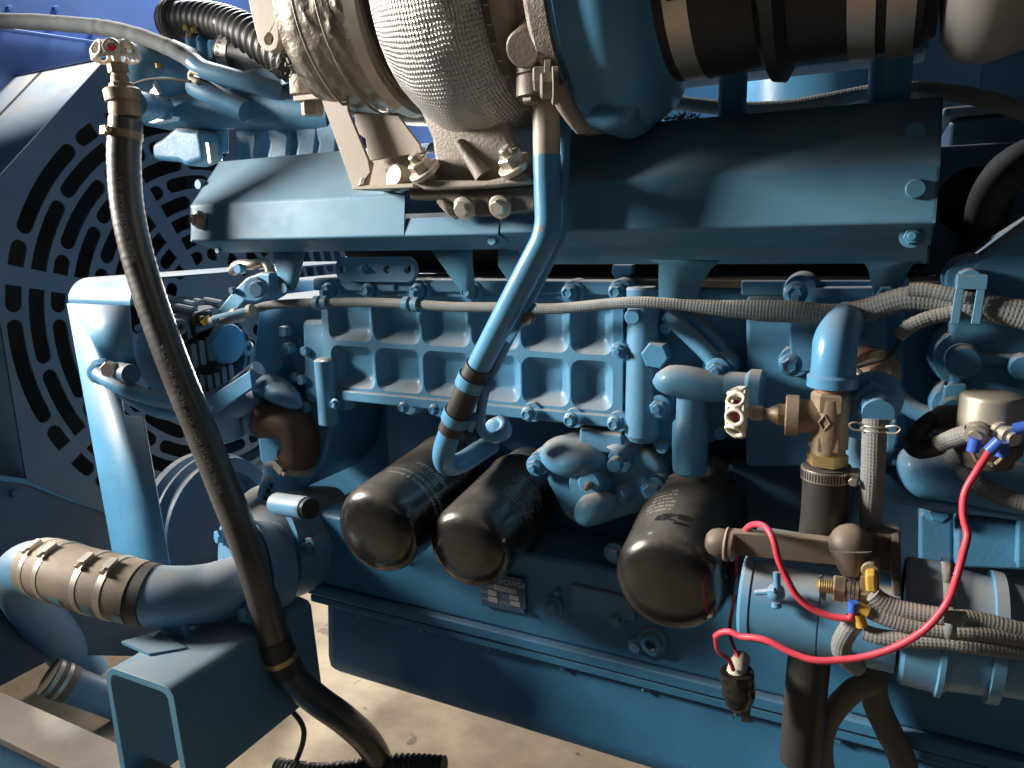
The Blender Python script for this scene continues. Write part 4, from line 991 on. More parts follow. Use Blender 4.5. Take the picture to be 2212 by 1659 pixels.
# oil pressure sender behind
sn = thing('pressure_sender', 'brown oil pressure sender with thin wires behind the elbow', 'sender', Q(1880, 800, .0))
m = MB().lathe(Q(1862, 785, -.0), (.5, -.8, -.25), [(0, .03), (.02, .03), (.024, .02), (.045, .02), (.05, .012), (.05, 0)], 24); obj('body', m, 'copper', sn)
m = MB().lathe(Q(1890, 803, -.01), (.2, -1, -.1), [(0, .034), (.012, .032), (.014, .024), (.024, .023), (.026, 0)], 24); obj('cap', m, 'brass', sn)
m = MB().tube(pp([(1950, 720, -.07), (1935, 750, -.075), (1918, 772, -.08), (1880, 783, -.08), (1850, 792, -.08)], .006), .0032, 10); obj('lead', m, 'rubber', sn)
m = MB().tube(pp([(1845, 793, -.085), (1862, 812, -.10), (1866, 845, -.115), (1885, 866, -.12), (1912, 868, -.12)], .005), .0030, 10); obj('lead', m, 'rubber', sn)
m = MB().tube(pp([(1850, 795, -.09), (1858, 822, -.10), (1870, 838, -.115), (1905, 862, -.12)], .005), .0016, 8); obj('lead', m, 'copper', sn)
# blue curved pipe behind
cv = thing('curved_pipe', 'curved blue and grey pipe running behind the thin grey hose', 'pipe', Q(1850, 980, 0))
m = MB().tube(pp([(1840, 955, -.04), (1838, 980, -.05), (1855, 1010, -.055), (1885, 1035, -.05), (1940, 1060, -.03), (2030, 1080, -.015), (2120, 1088, -.01), (2260, 1105, -.01)], .008), .0165, 22); obj('tube', m, 'coolant_paint', cv)

# ================================================================ OIL RETURN PIPE from the turbo
op = thing('oil_drain_pipe', 'bent turbo oil drain pipe, grey at the top and blue below, across the middle', 'pipe', Q(960, 1010, -.05))
PATH = [(1178, 150, -.20), (1180, 240, -.20), (1181, 345, -.20), (1183, 430, -.20), (1184, 478, -.20), (1176, 516, -.20), (1158, 553, -.20), (1120, 625, -.195), (1080, 702, -.185), (1030, 800, -.17), (1008, 850, -.165), (985, 905, -.155), (966, 950, -.15), (958, 985, -.135), (967, 1004, -.11), (995, 1000, -.07), (1030, 978, -.01), (1060, 960, .05)]
op_ = pp(PATH, .006)
cut = min(range(len(op_)), key=lambda i: (op_[i]-Q(1181, 345, -.2)).length)
iA = min(range(len(op_)), key=lambda i: (op_[i]-Q(1027, 808, -.17)).length); iB = min(range(len(op_)), key=lambda i: (op_[i]-Q(978, 922, -.153)).length)
m = MB().tube(op_[:cut+1], .0185, 28); obj('grey_run', m, 'greybeige', op)
m = MB().tube(op_[cut:iA+1], .0187, 28); obj('blue_run', m, 'pipe_paint', op)
m = MB().tube(op_[iA-3:iB+3], .0215, 28); obj('rubber_joint', m, 'rubber', op)
m = MB().tube(op_[iB:], .0190, 28); obj('lower_elbow', m, 'pipe_paint', op)
for i in (iA+2, iB-3):
    hoseclamp(op, op_[i], op_[i+1]-op_[i-1], .0235, .020, 'pipe_paint', scr=(1, .3, .1))
m = MB().tube([op_[cut-1], op_[cut+3]], .0191, 28); obj('paint_line', m, 'pipe_paint', op)
tb = thing('vent_tube', 'slim blue tube strapped along the bent oil drain pipe', 'tube', Q(1050, 930, -.1))
m = MB().tube(pp([(1222, 200, -.15), (1220, 300, -.15), (1216, 420, -.16), (1214, 490, -.165), (1200, 535, -.165), (1178, 580, -.165), (1140, 655, -.16), (1100, 730, -.15), (1062, 808, -.14), (1046, 850, -.135), (1038, 900, -.125), (1041, 930, -.12), (1060, 945, -.11), (1082, 935, -.10), (1090, 915, -.09), (1078, 905, -.085)], .006), .0085, 18); obj('tube', m, 'pipe_paint', tb)
m = MB().lathe(Q(1082, 925, -.06), (0, -1, 0), [(0, .022), (.02, .022), (.024, .015), (.024, 0)], 24); obj('eye', m, 'cast', tb)
for px, py in ((1078, 668), (1090, 655)):
    pass
m = MB().prism([Q(1072, 690, -.205), Q(1084, 655, -.205), Q(1090, 655, -.205), Q(1078, 692, -.205)], (0, .02, 0)); obj('strap', m, 'rubberblue', tb)
m = MB().prism([Q(1092, 735, -.20), Q(1150, 655, -.18), Q(1156, 660, -.18), Q(1100, 742, -.20)], (0, .006, 0)); obj('tab', m, 'pipe_paint', tb)
bolt(tb, Q(1142, 688, -.185), .010, kind='plain', material='castdark')

# ================================================================ TURBOCHARGER
yt = -.17
tu = thing('turbocharger', 'turbocharger with foil wrapped turbine, woven blanket and blue compressor housing', 'turbocharger', Q(1020, 400, yt))
ctr = Q(930, 293, -.17); zt_ = ctr.z+.187
AY = -.13
TX = lambda px, py=120: Q(px, py, -.27).x
axc = lambda x: V((x, AY, zt_))
# woven blanket: uneven bulging lathe about the shaft axis
m = MB(); xs_ = [TX(772), TX(775), TX(790), TX(815), TX(850), TX(890), TX(935), TX(980), TX(1020), TX(1050), TX(1072), TX(1070), TX(1058)]
rs_ = [.06, .100, .125, .152, .176, .195, .202, .199, .190, .176, .155, .115, .05]
n = 72; vs = []; uvs = []; fs = []; dl = [0]
for i in range(1, len(xs_)): dl.append(dl[-1]+math.hypot(xs_[i]-xs_[i-1], rs_[i]-rs_[i-1]))
fine = 5; X = []; Rr = []; D = []
for i in range(len(xs_)-1):
    for k in range(fine):
        t = k/fine; X.append(xs_[i]*(1-t)+xs_[i+1]*t); D.append(dl[i]*(1-t)+dl[i+1]*t)
        p0, p1, p2, p3 = rs_[max(i-1, 0)], rs_[i], rs_[i+1], rs_[min(i+2, len(rs_)-1)]
        Rr.append(.5*(2*p1+(p2-p0)*t+(2*p0-5*p1+4*p2-p3)*t*t+(3*p1-p0-3*p2+p3)*t**3))
X.append(xs_[-1]); Rr.append(rs_[-1]); D.append(dl[-1])
random.seed(11)
from mathutils import noise as mn
for i in range(len(X)):
    for k in range(n):
        a = 2*math.pi*k/n; rr = Rr[i]
        q = V((math.cos(a)*2.2, math.sin(a)*2.2, X[i]*9))
        rr *= 1+.022*mn.noise(q*1.0)+.012*mn.noise(q*3.1)+.006*math.sin(a*23+X[i]*40)*max(0, (i-len(X)*.35)/len(X))
        vs.append(V((X[i], AY+rr*math.cos(a), zt_+rr*math.sin(a)*1.0)))
for i in range(len(X)-1):
    for k in range(n):
        k2 = (k+1) % n; fs.append([i*n+k, i*n+k2, (i+1)*n+k2, (i+1)*n+k])
        va, vb_ = .2*2*math.pi*k/n, .2*2*math.pi*(k+1)/n; uvs.append([(D[i], va), (D[i], vb_), (D[i+1], vb_), (D[i+1], va)])
m.add(vs, fs, uvs); wbl = obj('woven_blanket', m, 'blanket', tu)
# lacing hooks round the blanket edge
for k in range(16):
    a = R_(200+k*7.5); c = V((TX(1066)+.004, AY+.166*math.cos(a), zt_+.166*math.sin(a))); d = V((0, math.cos(a), math.sin(a)))
    m = MB().tube([c+V((.007*math.cos(t), 0, 0))+d*.008*math.sin(t) for t in [2*math.pi*j/10 for j in range(9)]], .0012, 6); obj('lacing_hook', m, 'zinc', wbl)
# foil-wrapped turbine housing with seam wires
xf = [TX(600), TX(606), TX(640), TX(690), TX(740), TX(785)]; rf = [.10, .150, .155, .152, .150, .140]
m = MB(); vs = []; fs = []; N2 = 90; XX = []; RR = []
for i in range(len(xf)-1):
    for k in range(10): t = k/10; XX.append(xf[i]*(1-t)+xf[i+1]*t); RR.append(rf[i]*(1-t)+rf[i+1]*t)
XX.append(xf[-1]); RR.append(rf[-1])
for i in range(len(XX)):
    for k in range(N2):
        a = 2*math.pi*k/N2; q = V((math.cos(a)*3, math.sin(a)*3, XX[i]*16)); rr = RR[i]*(1+.030*abs(mn.noise(q*2.0))+.022*abs(mn.noise(q*4.6))-.03)
        vs.append(V((XX[i], AY+rr*math.cos(a), zt_+.01+rr*math.sin(a))))
fs = [[i*N2+k, i*N2+(k+1) % N2, (i+1)*N2+(k+1) % N2, (i+1)*N2+k] for i in range(len(XX)-1) for k in range(N2)]
m.add(vs, fs); fwr = obj('foil_wrap', m, 'foil', tu)
for px, rr in ((655, .1565), (700, .1535), (772, .146)):
    x_ = TX(px); m = MB().tube([V((x_+.006*math.sin(a*2), AY+rr*math.cos(a), zt_+.01+rr*math.sin(a))) for a in [2*math.pi*k/60 for k in range(61)]], .0022, 8, cap=False); obj('seam_wire', m, 'castgrey', fwr)
m = MB().lathe(axc(TX(756)), (1, 0, 0), [(0, .151), (.018, .148)], 60); obj('steel_band', m, 'zinc', tu)
# torn insulation edge and ragged fibres at the lower left of the foil
m = MB(); c0 = Q(625, 140, yt-.06)
for k in range(26):
    a = c0+V((random.uniform(-.016, .03), random.uniform(-.02, .02), random.uniform(-.018, .016))); m.tube([a, a+V((random.uniform(-.014, .012), random.uniform(-.01, .01), random.uniform(-.016, .012)))], .0012, 5)
obj('torn_insulation', m, 'sleeve', tu)
m = MB().prism([Q(a, b, -.10) for a, b in ((705, 190), (900, 190), (930, 262), (850, 262), (760, 250), (705, 230))], (0, .08, 0)); obj('turbine_inlet', m, 'castgrey', tu, bevel=.012, seg=3)
# outlet flange plate with hole, far left
yq = yt-.09
fo = [(528, -40), (596, -40), (600, 40), (603, 85), (598, 105), (583, 113), (568, 108), (557, 90), (540, 20)]
hl_ = [(581+9*math.cos(t*math.pi/9), 84+13*math.sin(t*math.pi/9)) for t in range(18)]
def qy(a, b): p = Q(a, b, yq); return (p.x, p.z)
m = holed([qy(*q) for q in fo], [[qy(*q) for q in hl_]], lambda a, b: (a, yq, b), (0, .014, 0)); obj('flange_plate', m, 'greybeige', tu, bevel=.002)
m = MB().prism([Q(a, b, yq+.016) for a, b in ((596, -40), (650, -40), (640, 120), (600, 112))], (0, .08, 0)); obj('flange_rim', m, 'castgrey', tu, bevel=.006)
# pedestal casting down to the manifold flange
m = MB()
lp = []
for py, x0, x1, y_ in ((240, 905, 1085, -.17), (300, 930, 1105, -.165), (340, 935, 1125, -.16), (372, 925, 1140, -.155), (388, 915, 1143, -.15)):
    A = Q(x0, py, y_-.02); B = Q(x1, py, y_-.02); lp.append([A, (A+B)/2+V((0, -.012, 0)), B, B+V((0, .13, 0)), A+V((0, .13, 0))])
for a, b in zip(lp, lp[1:]): m.add(a+b, [[i, (i+1) % 5, 5+(i+1) % 5, 5+i] for i in range(5)])
obj('pedestal', m, 'castgrey', tu, bevel=.010, seg=3)
m = MB().tube(pp([(990, 305, -.197), (1015, 340, -.192), (1045, 380, -.19)], .008), lambda t: .006+.008*t, 14); obj('pedestal_rib', m, 'castgrey', tu)
yfz = -.205
m = MB().prism([Q(a, b, yfz) for a, b in ((900, 375), (920, 388), (1050, 390), (1135, 372), (1148, 385), (1140, 396), (1046, 405), (915, 410), (895, 398))], (0, .15, 0)); pfl = obj('pedestal_flange', m, 'castgrey', tu, bevel=.006, seg=3)
for px, py, k in ((910, 362, 0), (1105, 350, 1)):
    p = Q(px+6, py+6, yfz+.005); ax_ = V((-.25, -.6, .75)).normalized()
    bolt(pfl, p, .0165, ax_, 'stud', 'zinc', 'nut')
m = MB().prism([Q(a, b, -.175) for a, b in ((880, 395), (905, 404), (1046, 408), (1150, 400), (1158, 440), (1155, 455), (1030, 468), (960, 430), (885, 432))], (0, .11, 0)); mfl = obj('manifold_flange', m, 'castdark', tu, bevel=.004)
m = MB().tube(pp([(955, 430, -.16), (968, 445, -.16), (988, 462, -.14)], .006), .010, 12); obj('flange_rib', m, 'speckle', tu)
for px, py in ((1003, 450), (1080, 447)): bolt(mfl, Q(px, py, -.182), .011, (0, -1, -.25), 'washer', 'zinc')
# bearing housing
m = MB().lathe(axc(TX(1045)), (1, 0, 0), [(0, .10), (.01, .170), (.022, .175), (.036, .166), (.045, .148), (.09, .142), (TX(1182)-TX(1045), .145)], 60); obj('bearing_housing', m, 'castdark', tu)
p = Q(1130, 106, -.29); m = MB().lathe(p+V((0, .07, .03)), (p-(p+V((0, .07, .03)))), [(0, .034), (.045, .028), (.050, .025), (.076, .0225), (.078, .020), (.078, 0)], 32); obj('oil_plug', m, 'castdark', tu)
m = MB(); c0 = Q(1082, 30, -.235)
text_on(m, '50 10', .022, lambda x, z: (c0.x+.055-x, c0.y+.0+z*.25, c0.z-z)); obj('cast_digits', m, 'castdark', tu)
# drain flange with bolts
p = Q(1158, 165, -.24)
m = MB().lathe(p+V((0, 0, .03)), (0, 0, -1), [(0, .026), (.028, .026), (.029, .023), (.031, .026), (.055, .026), (.056, .018)], 28); obj('drain_neck', m, 'castdark', tu)
bolt(tu, Q(1150, 199, -.245), .012, (0, -.1, -1), 'washer', 'castdark')
bolt(tu, Q(1184, 168, -.27), .015, (-1, -.35, 0), 'washer', 'castgrey')
m = MB().prism([Q(a, b, -.235) for a, b in ((1125, 180), (1180, 188), (1205, 200), (1205, 215), (1130, 205))], (0, .05, 0)); obj('drain_flange', m, 'castdark', tu, bevel=.003)
# compressor backplate and volute
xc = TX(1190, 60)
m = MB().lathe(axc(xc)+V((0, 0, .0)), (1, 0, 0), [(-.016, .16), (-.016, .196), (-.010, .200), (.010, .198), (.012, .18)], 90); obj('backplate', m, 'speckle', tu)
m = MB().lathe(axc(xc), (1, 0, 0), [(.012, .18), (.012, .194), (.020, .196), (.030, .188), (.040, .186), (.060, .192), (.080, .191), (.100, .178), (.112, .157), (.118, .140), (.135, .132), (.20, .130), (.25, .130)], 90); obj('compressor_housing', m, 'paint', tu, angle=50)
m = MB().prism([Q(a, b, -.20) for a, b in ((1232, 262), (1300, 285), (1345, 272), (1380, 225), (1370, 150), (1250, 180))], (0, .12, 0)); obj('volute_outlet', m, 'paint', tu, bevel=.030, seg=5)
m = MB().tube(pp([(1205, 180, -.27), (1215, 215, -.26), (1240, 255, -.24), (1255, 275, -.22)], .006), lambda t: .012*(1-.2*t), 16); obj('backplate_lug', m, 'castgrey', tu)
bolt(tu, Q(1197, 185, -.285), .014, (-1, -.5, 0), 'washer', 'castgrey')

# ================================================================ INTAKE DUCT
ind = thing('intake_duct', 'black rubber intake duct with steel band clamps leading to a silver hose', 'duct', Q(1700, 150, yt))
ix = lambda px: Q(px, 110, -.23).x
za_ = zt_+.002; R2 = .140; ai = V((1, 0, 0))
base = V((0, AY, za_))
def il(pr): return [(a, b) for a, b in pr]
x0 = ix(1388); m = MB().lathe(base+V((x0, 0, 0)), ai, [(0, .135), (0, R2), (.01, R2+.003), (.08, R2+.001), (ix(1620)-x0, R2-.002), (ix(1640)-x0, R2+.016), (ix(1668)-x0, R2+.018), (ix(1690)-x0, R2-.002), (ix(1990)-x0, R2-.004), (ix(2005)-x0, R2-.012), (ix(2025)-x0, R2-.014)], 72); rcp = obj('rubber_coupling', m, 'rubberblue', ind, angle=50)
for px, w_ in ((1462, .028), (1853, .028), (1940, .028)):
    x_ = ix(px); m = MB().lathe(base+V((x_-w_/2, 0, 0)), ai, [(0, R2-.004), (0, R2+.0035), (w_, R2+.0035), (w_, R2-.004)], 72); obj('band_clamp', m, 'steel', rcp)
cc = base+V((ix(1462), -R2-.006, .10))
a0 = R_(200); 
def bandp(a, r=R2+.006): return base+V((ix(1462), r*math.cos(a), r*math.sin(a)))
m = MB().tube([bandp(R_(186)), bandp(R_(197))], .011, 6); obj('clamp_screw', m, 'steel', rcp)
m = MB()
for k in range(4):
    a = R_(206+k*2.3); p = bandp(a, R2+.0038); m.box(p-V((.008, .001, .0007)), p+V((.008, .001, .0007)))
obj('clamp_slot', m, 'blackvoid', rcp)
xs0 = ix(2030)
m = MB().lathe(base+V((xs0, -.02, 0)), ai, [(0, .10), (.004, .138), (.02, .158), (.045, .165), (.07, .158), (.10, .148), (.16, .146), (.19, .162), (.24, .162)], 72); obj('silver_hose', m, 'silverhose', ind, angle=60)
# horizontal blue rail under the duct
rl = thing('intake_rail', 'dark blue horizontal rail with rounded end just below the black duct', 'rail', Q(1700, 170, -.02))
pA = Q(1385, 178, -.02); pB = Q(2003, 128, -.02)
m = MB().box((pA.x, -.03, pB.z+.008), (pB.x, .05, pB.z+.045)); obj('rail', m, 'paint', rl, bevel=.006)

# bracket, grey-beige, left of the pedestal
bk = thing('turbo_bracket', 'grey beige welded angle bracket bolted under the foil wrapped turbine', 'bracket', Q(850, 405, -.18))
yk = -.20
m = MB().prism([Q(a, b, yk) for a, b in ((632, 207), (704, 199), (706, 212), (634, 219))], (0, .07, 0)); obj('top_plate', m, 'greybeige', bk, bevel=.0015)
m = MB().prism([Q(a, b, yk+.005) for a, b in ((694, 215), (748, 208), (752, 240), (795, 345), (800, 372), (774, 408), (762, 408))], (0, .006, 0)); obj('side_arm', m, 'greybeige', bk, bevel=.0012)
m = MB().prism([Q(a, b, yk+.03) for a, b in ((765, 240), (860, 250), (905, 310), (912, 330), (795, 348), (793, 330), (790, 300), (768, 285))], (0, .006, 0)); obj('back_plate', m, 'greybeige', bk, bevel=.0012)
zb_ = Q(830, 408, yk).z
m = MB().prism([Q(762, 410, yk), Q(893, 405, yk), Q(893, 405, yk)+V((.012, .09, .0)), Q(762, 410, yk)+V((0.0, .09, 0.0))], (0, 0, .006)); obj('foot_plate', m, 'greybeige', bk, bevel=.001)
m = MB().prism([Q(a, b, yk+.045) for a, b in ((796, 344), (915, 318), (905, 400), (780, 408))], (0, .006, 0)); obj('web_plate', m, 'greybeige', bk, bevel=.001)
m = MB().cyl(Q(785, 405, yk+.004), Q(797, 352, yk+.03), .008, 10); obj('weld_bead', m, 'greybeige', bk)
bolt(bk, Q(868, 383, yk+.02), .0175, (-.15, -1, .15), 'round', 'greybeige', rot=0)
m = MB().lathe(Q(866, 386, yk+.045), (-.15, -1, .15), [(0, .022), (.01, .022), (.012, .017)], 24); obj('washer', m, 'zinc', bk)
bolt(bk, Q(674, 228, yk+.02), .017, (0, 0, -1), 'plain', 'greybeige', rot=.3)
m = MB().cyl(Q(657, 205, yk+.03), Q(655, 165, yk+.03), .022, 20); obj('stand_off', m, 'speckle', bk)

# ================================================================ UPPER LEFT: thermostat housings and hoses
th_ = thing('thermostat_housing', 'blue thermostat housing with rounded dome behind the left valve', 'housing', Q(420, 330, .0))
blobm = MB(); blob(blobm, 365, 175, .06, .10, .12, .085); obj('dome', blobm, 'coolant_paint', th_)
m = MB().tube(pp([(320, 235, .0), (400, 245, .03), (500, 235, .06), (620, 240, .08), (730, 250, .1)], .01), lambda t: .036+.012*t, 26); obj('water_rail', m, 'cast', th_)
m = MB().prism([Q(a, b, .0) for a, b in ((328, 345), (325, 310), (345, 300), (375, 275), (430, 280), (440, 345), (400, 360), (385, 350))], (0, .06, 0)); obj('lower_bracket', m, 'cast', th_, bevel=.012, seg=3)
m = MB().prism([Q(a, b, .05) for a, b in ((390, 285), (480, 275), (480, 330), (440, 330))], (0, .02, 0)); obj('web', m, 'paint', th_, bevel=.004)
m = MB().prism([Q(a, b, -.03) for a, b in ((444, 308), (450, 308), (456, 352), (450, 352))], (0, .02, 0)); obj('tab', m, 'zinc', th_)
m = MB().tube(pp([(420, 185, -.0), (450, 200, .0), (490, 220, .01), (530, 240, .02)], .008), .022, 20); obj('branch_pipe', m, 'cast', th_)
m = MB().tube(pp([(530, 205, .08), (600, 190, .09), (660, 185, .1), (740, 190, .12)], .01), .045, 24); obj('branch_pipe', m, 'cast', th_)
m = MB().lathe(Q(640, 186, .06), (0, 0, 1), [(0, .03), (.03, .03), (.032, .034), (.05, .034), (.052, .028), (.052, 0)], 26); obj('cap_plug', m, 'cast', th_)
for px, py in ((530, 300), (600, 310), (660, 300), (705, 320)):
    m = MB().prism([Q(px-35, 250, .06), Q(px+30, 250, .06), Q(px+22, 335, .06), Q(px+32, 365, .06), Q(px-32, 365, .06), Q(px-20, 310, .06)], (0, .08, 0)); obj('port', m, 'cast', th_, bevel=.010)
for px, py in ((336, 148), (343, 145)): bolt(th_, Q(px, py, -.02), .008, (0, 0, 1), 'plain', 'brassbright')
# foil wrapped lead behind the valve
m = MB().prism([Q(a, b, -.03) for a, b in ((282, 165), (330, 155), (335, 185), (345, 205), (370, 213), (350, 214), (305, 200), (290, 180))], (0, .012, 0)); o = obj('foil_patch', m, 'wirefoil', bevel=.004); tag(o, 'crumpled shiny foil patch behind the left handwheel valve', 'foil')
m = MB().prism([Q(a, b, -.04) for a, b in ((318, 265), (350, 252), (374, 250), (370, 258), (330, 267))], (0, .02, 0)); o = obj('foil_strip', m, 'wirefoil', bevel=.002); tag(o, 'thin torn foil strip beneath the blue pipe behind the valve', 'foil')
m = MB().tube(pp([(285, 183, -.05), (320, 172, -.05), (360, 170, -.05), (412, 176, -.04)], .008), .003, 8); o = obj('black_wire', m, 'rubber'); tag(o, 'thin black wire crossing the blue dome behind the left valve', 'wire')
# fuel pump block: three bright blue vertical barrels
fp = thing('coolant_manifold', 'light blue vertical barrels with brass bolts below the corrugated hose', 'manifold', Q(470, 170, .12))
for px, w_, t0 in ((408, 14, 68), (432, 15, 72), (463, 22, 78), (500, 16, 88)):
    p = Q(px, 165, .15); s2 = S(px, 165, .15); zt2 = Q(px, t0, .15).z
    m = MB().lathe((p.x, .17, p.z-.05), (0, 0, 1), [(0, w_*s2), (zt2-p.z+.04, w_*s2), (zt2-p.z+.05, w_*s2*.7)], 26); obj('barrel', m, 'pipe_paint', fp)
for px, py in ((403, 63), (423, 67), (493, 82), (411, 78), (358, 80)): bolt(fp, Q(px, py, .14), .009, (0, 0, 1), 'plain', 'brassbright')
# corrugated black hose
co = thing('corrugated_hose', 'dusty black corrugated hose with end cuff at the upper left', 'hose', Q(460, 60, .1))
cpth = pp([(378, 48, .22), (420, 42, .20), (480, 52, .16), (540, 76, .10), (600, 110, .06), (640, 140, .04)], .002)
m = MB().tube(cpth, .040, 24, rib=lambda l, a: 1+.075*math.sin(l*2*math.pi/.030)); obj('tube', m, 'rubber', co)
m = MB().tube(cpth[:18], .052, 28); obj('cuff', m, 'boot', co)
hoseclamp(co, cpth[9], cpth[12]-cpth[6], .053, .012, 'castdark')
# numbered hose clamp and green tinted hose
nc = thing('black_hose', 'black hose with numbered steel clamp behind the foil wrapped turbine', 'hose', Q(560, 140, .12))
pA, pB = Q(505, 118, .14), Q(640, 140, .10)
m = MB().cyl(pA, pB, .052, 32); obj('tube', m, 'rubber', nc)
d = (pB-pA).normalized(); m = MB().lathe(pA+d*.012, d, [(0, .050), (0, .0545), (.04, .0545), (.04, .050)], 40); obj('clamp_band', m, 'zinc', nc)
fm = pA+d*.047
u = V((0, -1, .2)); u = (u-d*u.dot(d)).normalized(); w_ = d.cross(u)
m = MB(); text_on(m, '26532', .020, lambda x, y: fm+d*(-y-.006)+(u*math.cos((x-.03)/.055*-1)+w_*math.sin((x-.03)/.055*-1))*.0552*-1 if False else fm+d*(-.030+y)+(u*math.cos((x-.03)/.0552)+w_*math.sin((x-.03)/.0552)*-1)*.0552); obj('number', m, 'blackvoid', nc)
m = MB().cyl(pA+w_*.0-d*.01+V((0, -.03, .06)), pA+d*.03+V((0, -.03, .045)), .011, 14); obj('clamp_screw', m, 'zinc', nc)
# wrapped cable crossing the top left
wc = pp([(-40, 46, -.05), (40, 46, -.05), (120, 50, -.05), (220, 60, -.04), (300, 78, -.03), (370, 105, -.02), (420, 135, -.01)], .004)
m = MB().tube(wc, .0165, 22, rib=lambda l, a: 1+.03*math.sin(l*2*math.pi/.0042)); o = obj('wrapped_cable', m, 'conduit'); tag(o, 'grey wrapped cable running from the upper left edge above the valve', 'cable')
m = MB().tube(pp([(418, 134, -.01), (440, 150, -.01), (490, 165, .0), (550, 182, .02), (610, 200, .05)], .006), .0185, 22); o = obj('sleeved_cable', m, 'coolant_paint'); tag(o, 'blue painted sleeve cable continuing right from the grey wrapped cable', 'cable')
m = MB().tube(pp([(428, 178, -.02), (412, 168, -.02), (415, 155, -.02), (432, 158, -.02)], .005), .006, 12); o = obj('cable_end', m, 'cream'); tag(o, 'small frayed tan cable end under the blue sleeve', 'cable')

# ================================================================ MAIN WIRING HARNESS
wh = thing('wiring_harness', 'long grey braided wiring harness running along the engine side under the shield', 'wiring harness', Q(1300, 660, -.04))
hr = [(455, 695, -.12), (490, 688, -.11), (540, 672, -.08), (580, 660, -.06), (640, 655, -.05), (700, 654, -.045), (800, 653, -.045), (890, 657, -.045), (980, 663, -.045), (1060, 664, -.045), (1180, 667, -.045), (1250, 663, -.05), (1310, 657, -.055), (1372, 653, -.062), (1440, 656, -.06), (1560, 666, -.05), (1650, 671, -.045), (1720, 674, -.045), (1765, 680, -.045), (1820, 680, -.045), (1880, 668, -.05), (1930, 652, -.055), (1970, 644, -.06), (2040, 650, -.065), (2080, 658, -.07), (2140, 668, -.075), (2260, 695, -.08)]
hpth = pp(hr, .0035)
m = MB().tube(hpth, lambda t: .0088 if t < .68 else .0088+.007*min(1, (t-.68)/.08), 18, rib=lambda l, a: 1+.022*math.sin(l*2*math.pi/.0068)); obj('loom', m, 'conduit', wh)
m = MB().tube(pp([(1965, 626, -.07), (2010, 628, -.075), (2070, 640, -.08), (2120, 650, -.08), (2260, 672, -.08)], .004), .0095, 16, rib=lambda l, a: 1+.02*math.sin(l*2*math.pi/.006)); obj('upper_loom', m, 'conduit', wh)
m = MB().tube(pp([(1942, 725, -.075), (1970, 702, -.08), (2010, 686, -.08), (2060, 675, -.08)], .003), .0092, 18, rib=lambda l, a: 1+.06*math.sin(l*2*math.pi/.0075)); obj('branch_loom', m, 'loom', wh)
m = MB().tube([Q(462, 693, -.12), Q(545, 672, -.085)], .0105, 16); obj('grey_sleeve', m, 'clip', wh)
for px, py in ((507, 681), (541, 672)):
    p = Q(px, py, -.098); m = MB().lathe(p-V((.004, 0, 0)), (1, .2, .2), [(0, .0105), (0, .0125), (.009, .0125), (.009, .0105)], 18); obj('tape_band', m, 'cream', wh)
def pclip(px, py, y_, r, material='clip', w_=.016):
    i = min(range(len(hpth)), key=lambda k: (hpth[k]-Q(px, py, y_)).length); ax = (hpth[min(i+2, len(hpth)-1)]-hpth[max(i-2, 0)]).normalized()
    m = MB(); m.lathe(hpth[i]-ax*w_, ax, [(0, r*.9), (0, r+.004), (w_*.75, r+.004), (w_*.8, r+.001), (w_*1.2, r+.001), (w_*1.25, r+.004), (w_*2, r+.004), (w_*2, r*.9)], 28)
    m.box(hpth[i]+V((-.004, -.002, r)), hpth[i]+V((.006, .03, r+.014))); return obj('cable_clip', m, material, wh, bevel=.0008)
pclip(698, 655, -.045, .0098); pclip(890, 657, -.045, .0098); pclip(1716, 674, -.045, .0100)
pcx = Q(2085, 655, -.085)
m = MB()
for dx in (-.012, .010): m.prism([pcx+V((dx, -.012, .026)), pcx+V((dx+.009, -.012, .026)), pcx+V((dx+.007, -.014, -.024)), pcx+V((dx-.003, -.014, -.024))], (0, .004, 0))
m.box(pcx+V((-.012, -.013, .018)), pcx+V((.02, .02, .035))); obj('cable_clip', m, 'clip', wh, bevel=.001)

# ================================================================ STARTER MOTOR
ys = -.14
st = thing('starter_motor', 'blue starter motor with dusty black link bar and brass terminal at lower right', 'starter motor', Q(1900, 1380, ys))
sa = Q(1592, 1282, ys-.0); sb = Q(2216, 1325, ys-.0)
c1 = Q(1600, 1280, ys); c2 = Q(2215, 1345, ys)
sx = V((1, .0, -.008)).normalized(); 
c2 = c1+sx*(c2.x-c1.x)
rS = .063
D_ = lambda px: Q(px, 1300, ys-.05).x-c1.x
m = MB().lathe(c1, sx, [(D_(1592), .02), (D_(1592)+.001, rS-.006), (D_(1592)+.006, rS), (D_(1618), rS+.001), (D_(1619), rS-.002), (D_(1622), rS-.002), (D_(1623), rS), (D_(1768), rS), (D_(1769), rS-.0015), (D_(1772), rS-.0015), (D_(1773), rS), (D_(1945), rS)], 64); obj('motor_body', m, 'starter_paint', st, angle=30)
m = MB().lathe(c1+V((0, -.012, .014)), sx, [(D_(1952), rS*.9), (D_(1953), rS+.014), (D_(1962), rS+.017), (D_(2035), rS+.018), (D_(2038), rS+.023), (D_(2050), rS+.023), (D_(2052), rS+.015), (D_(2062), rS+.015), (D_(2065), rS+.013), (D_(2150), rS+.009), (D_(2152), rS+.017), (D_(2180), rS+.016), (D_(2184), rS+.005), (D_(2260), rS+.003)], 64); obj('drive_housing', m, 'starter_paint', st, angle=30)
m = MB().lathe(c1+V((D_(1592)-.012, 0, .012)), sx, [(0, .012), (.002, .015), (.014, .015)], 20); obj('end_plug', m, 'starter_paint', st)
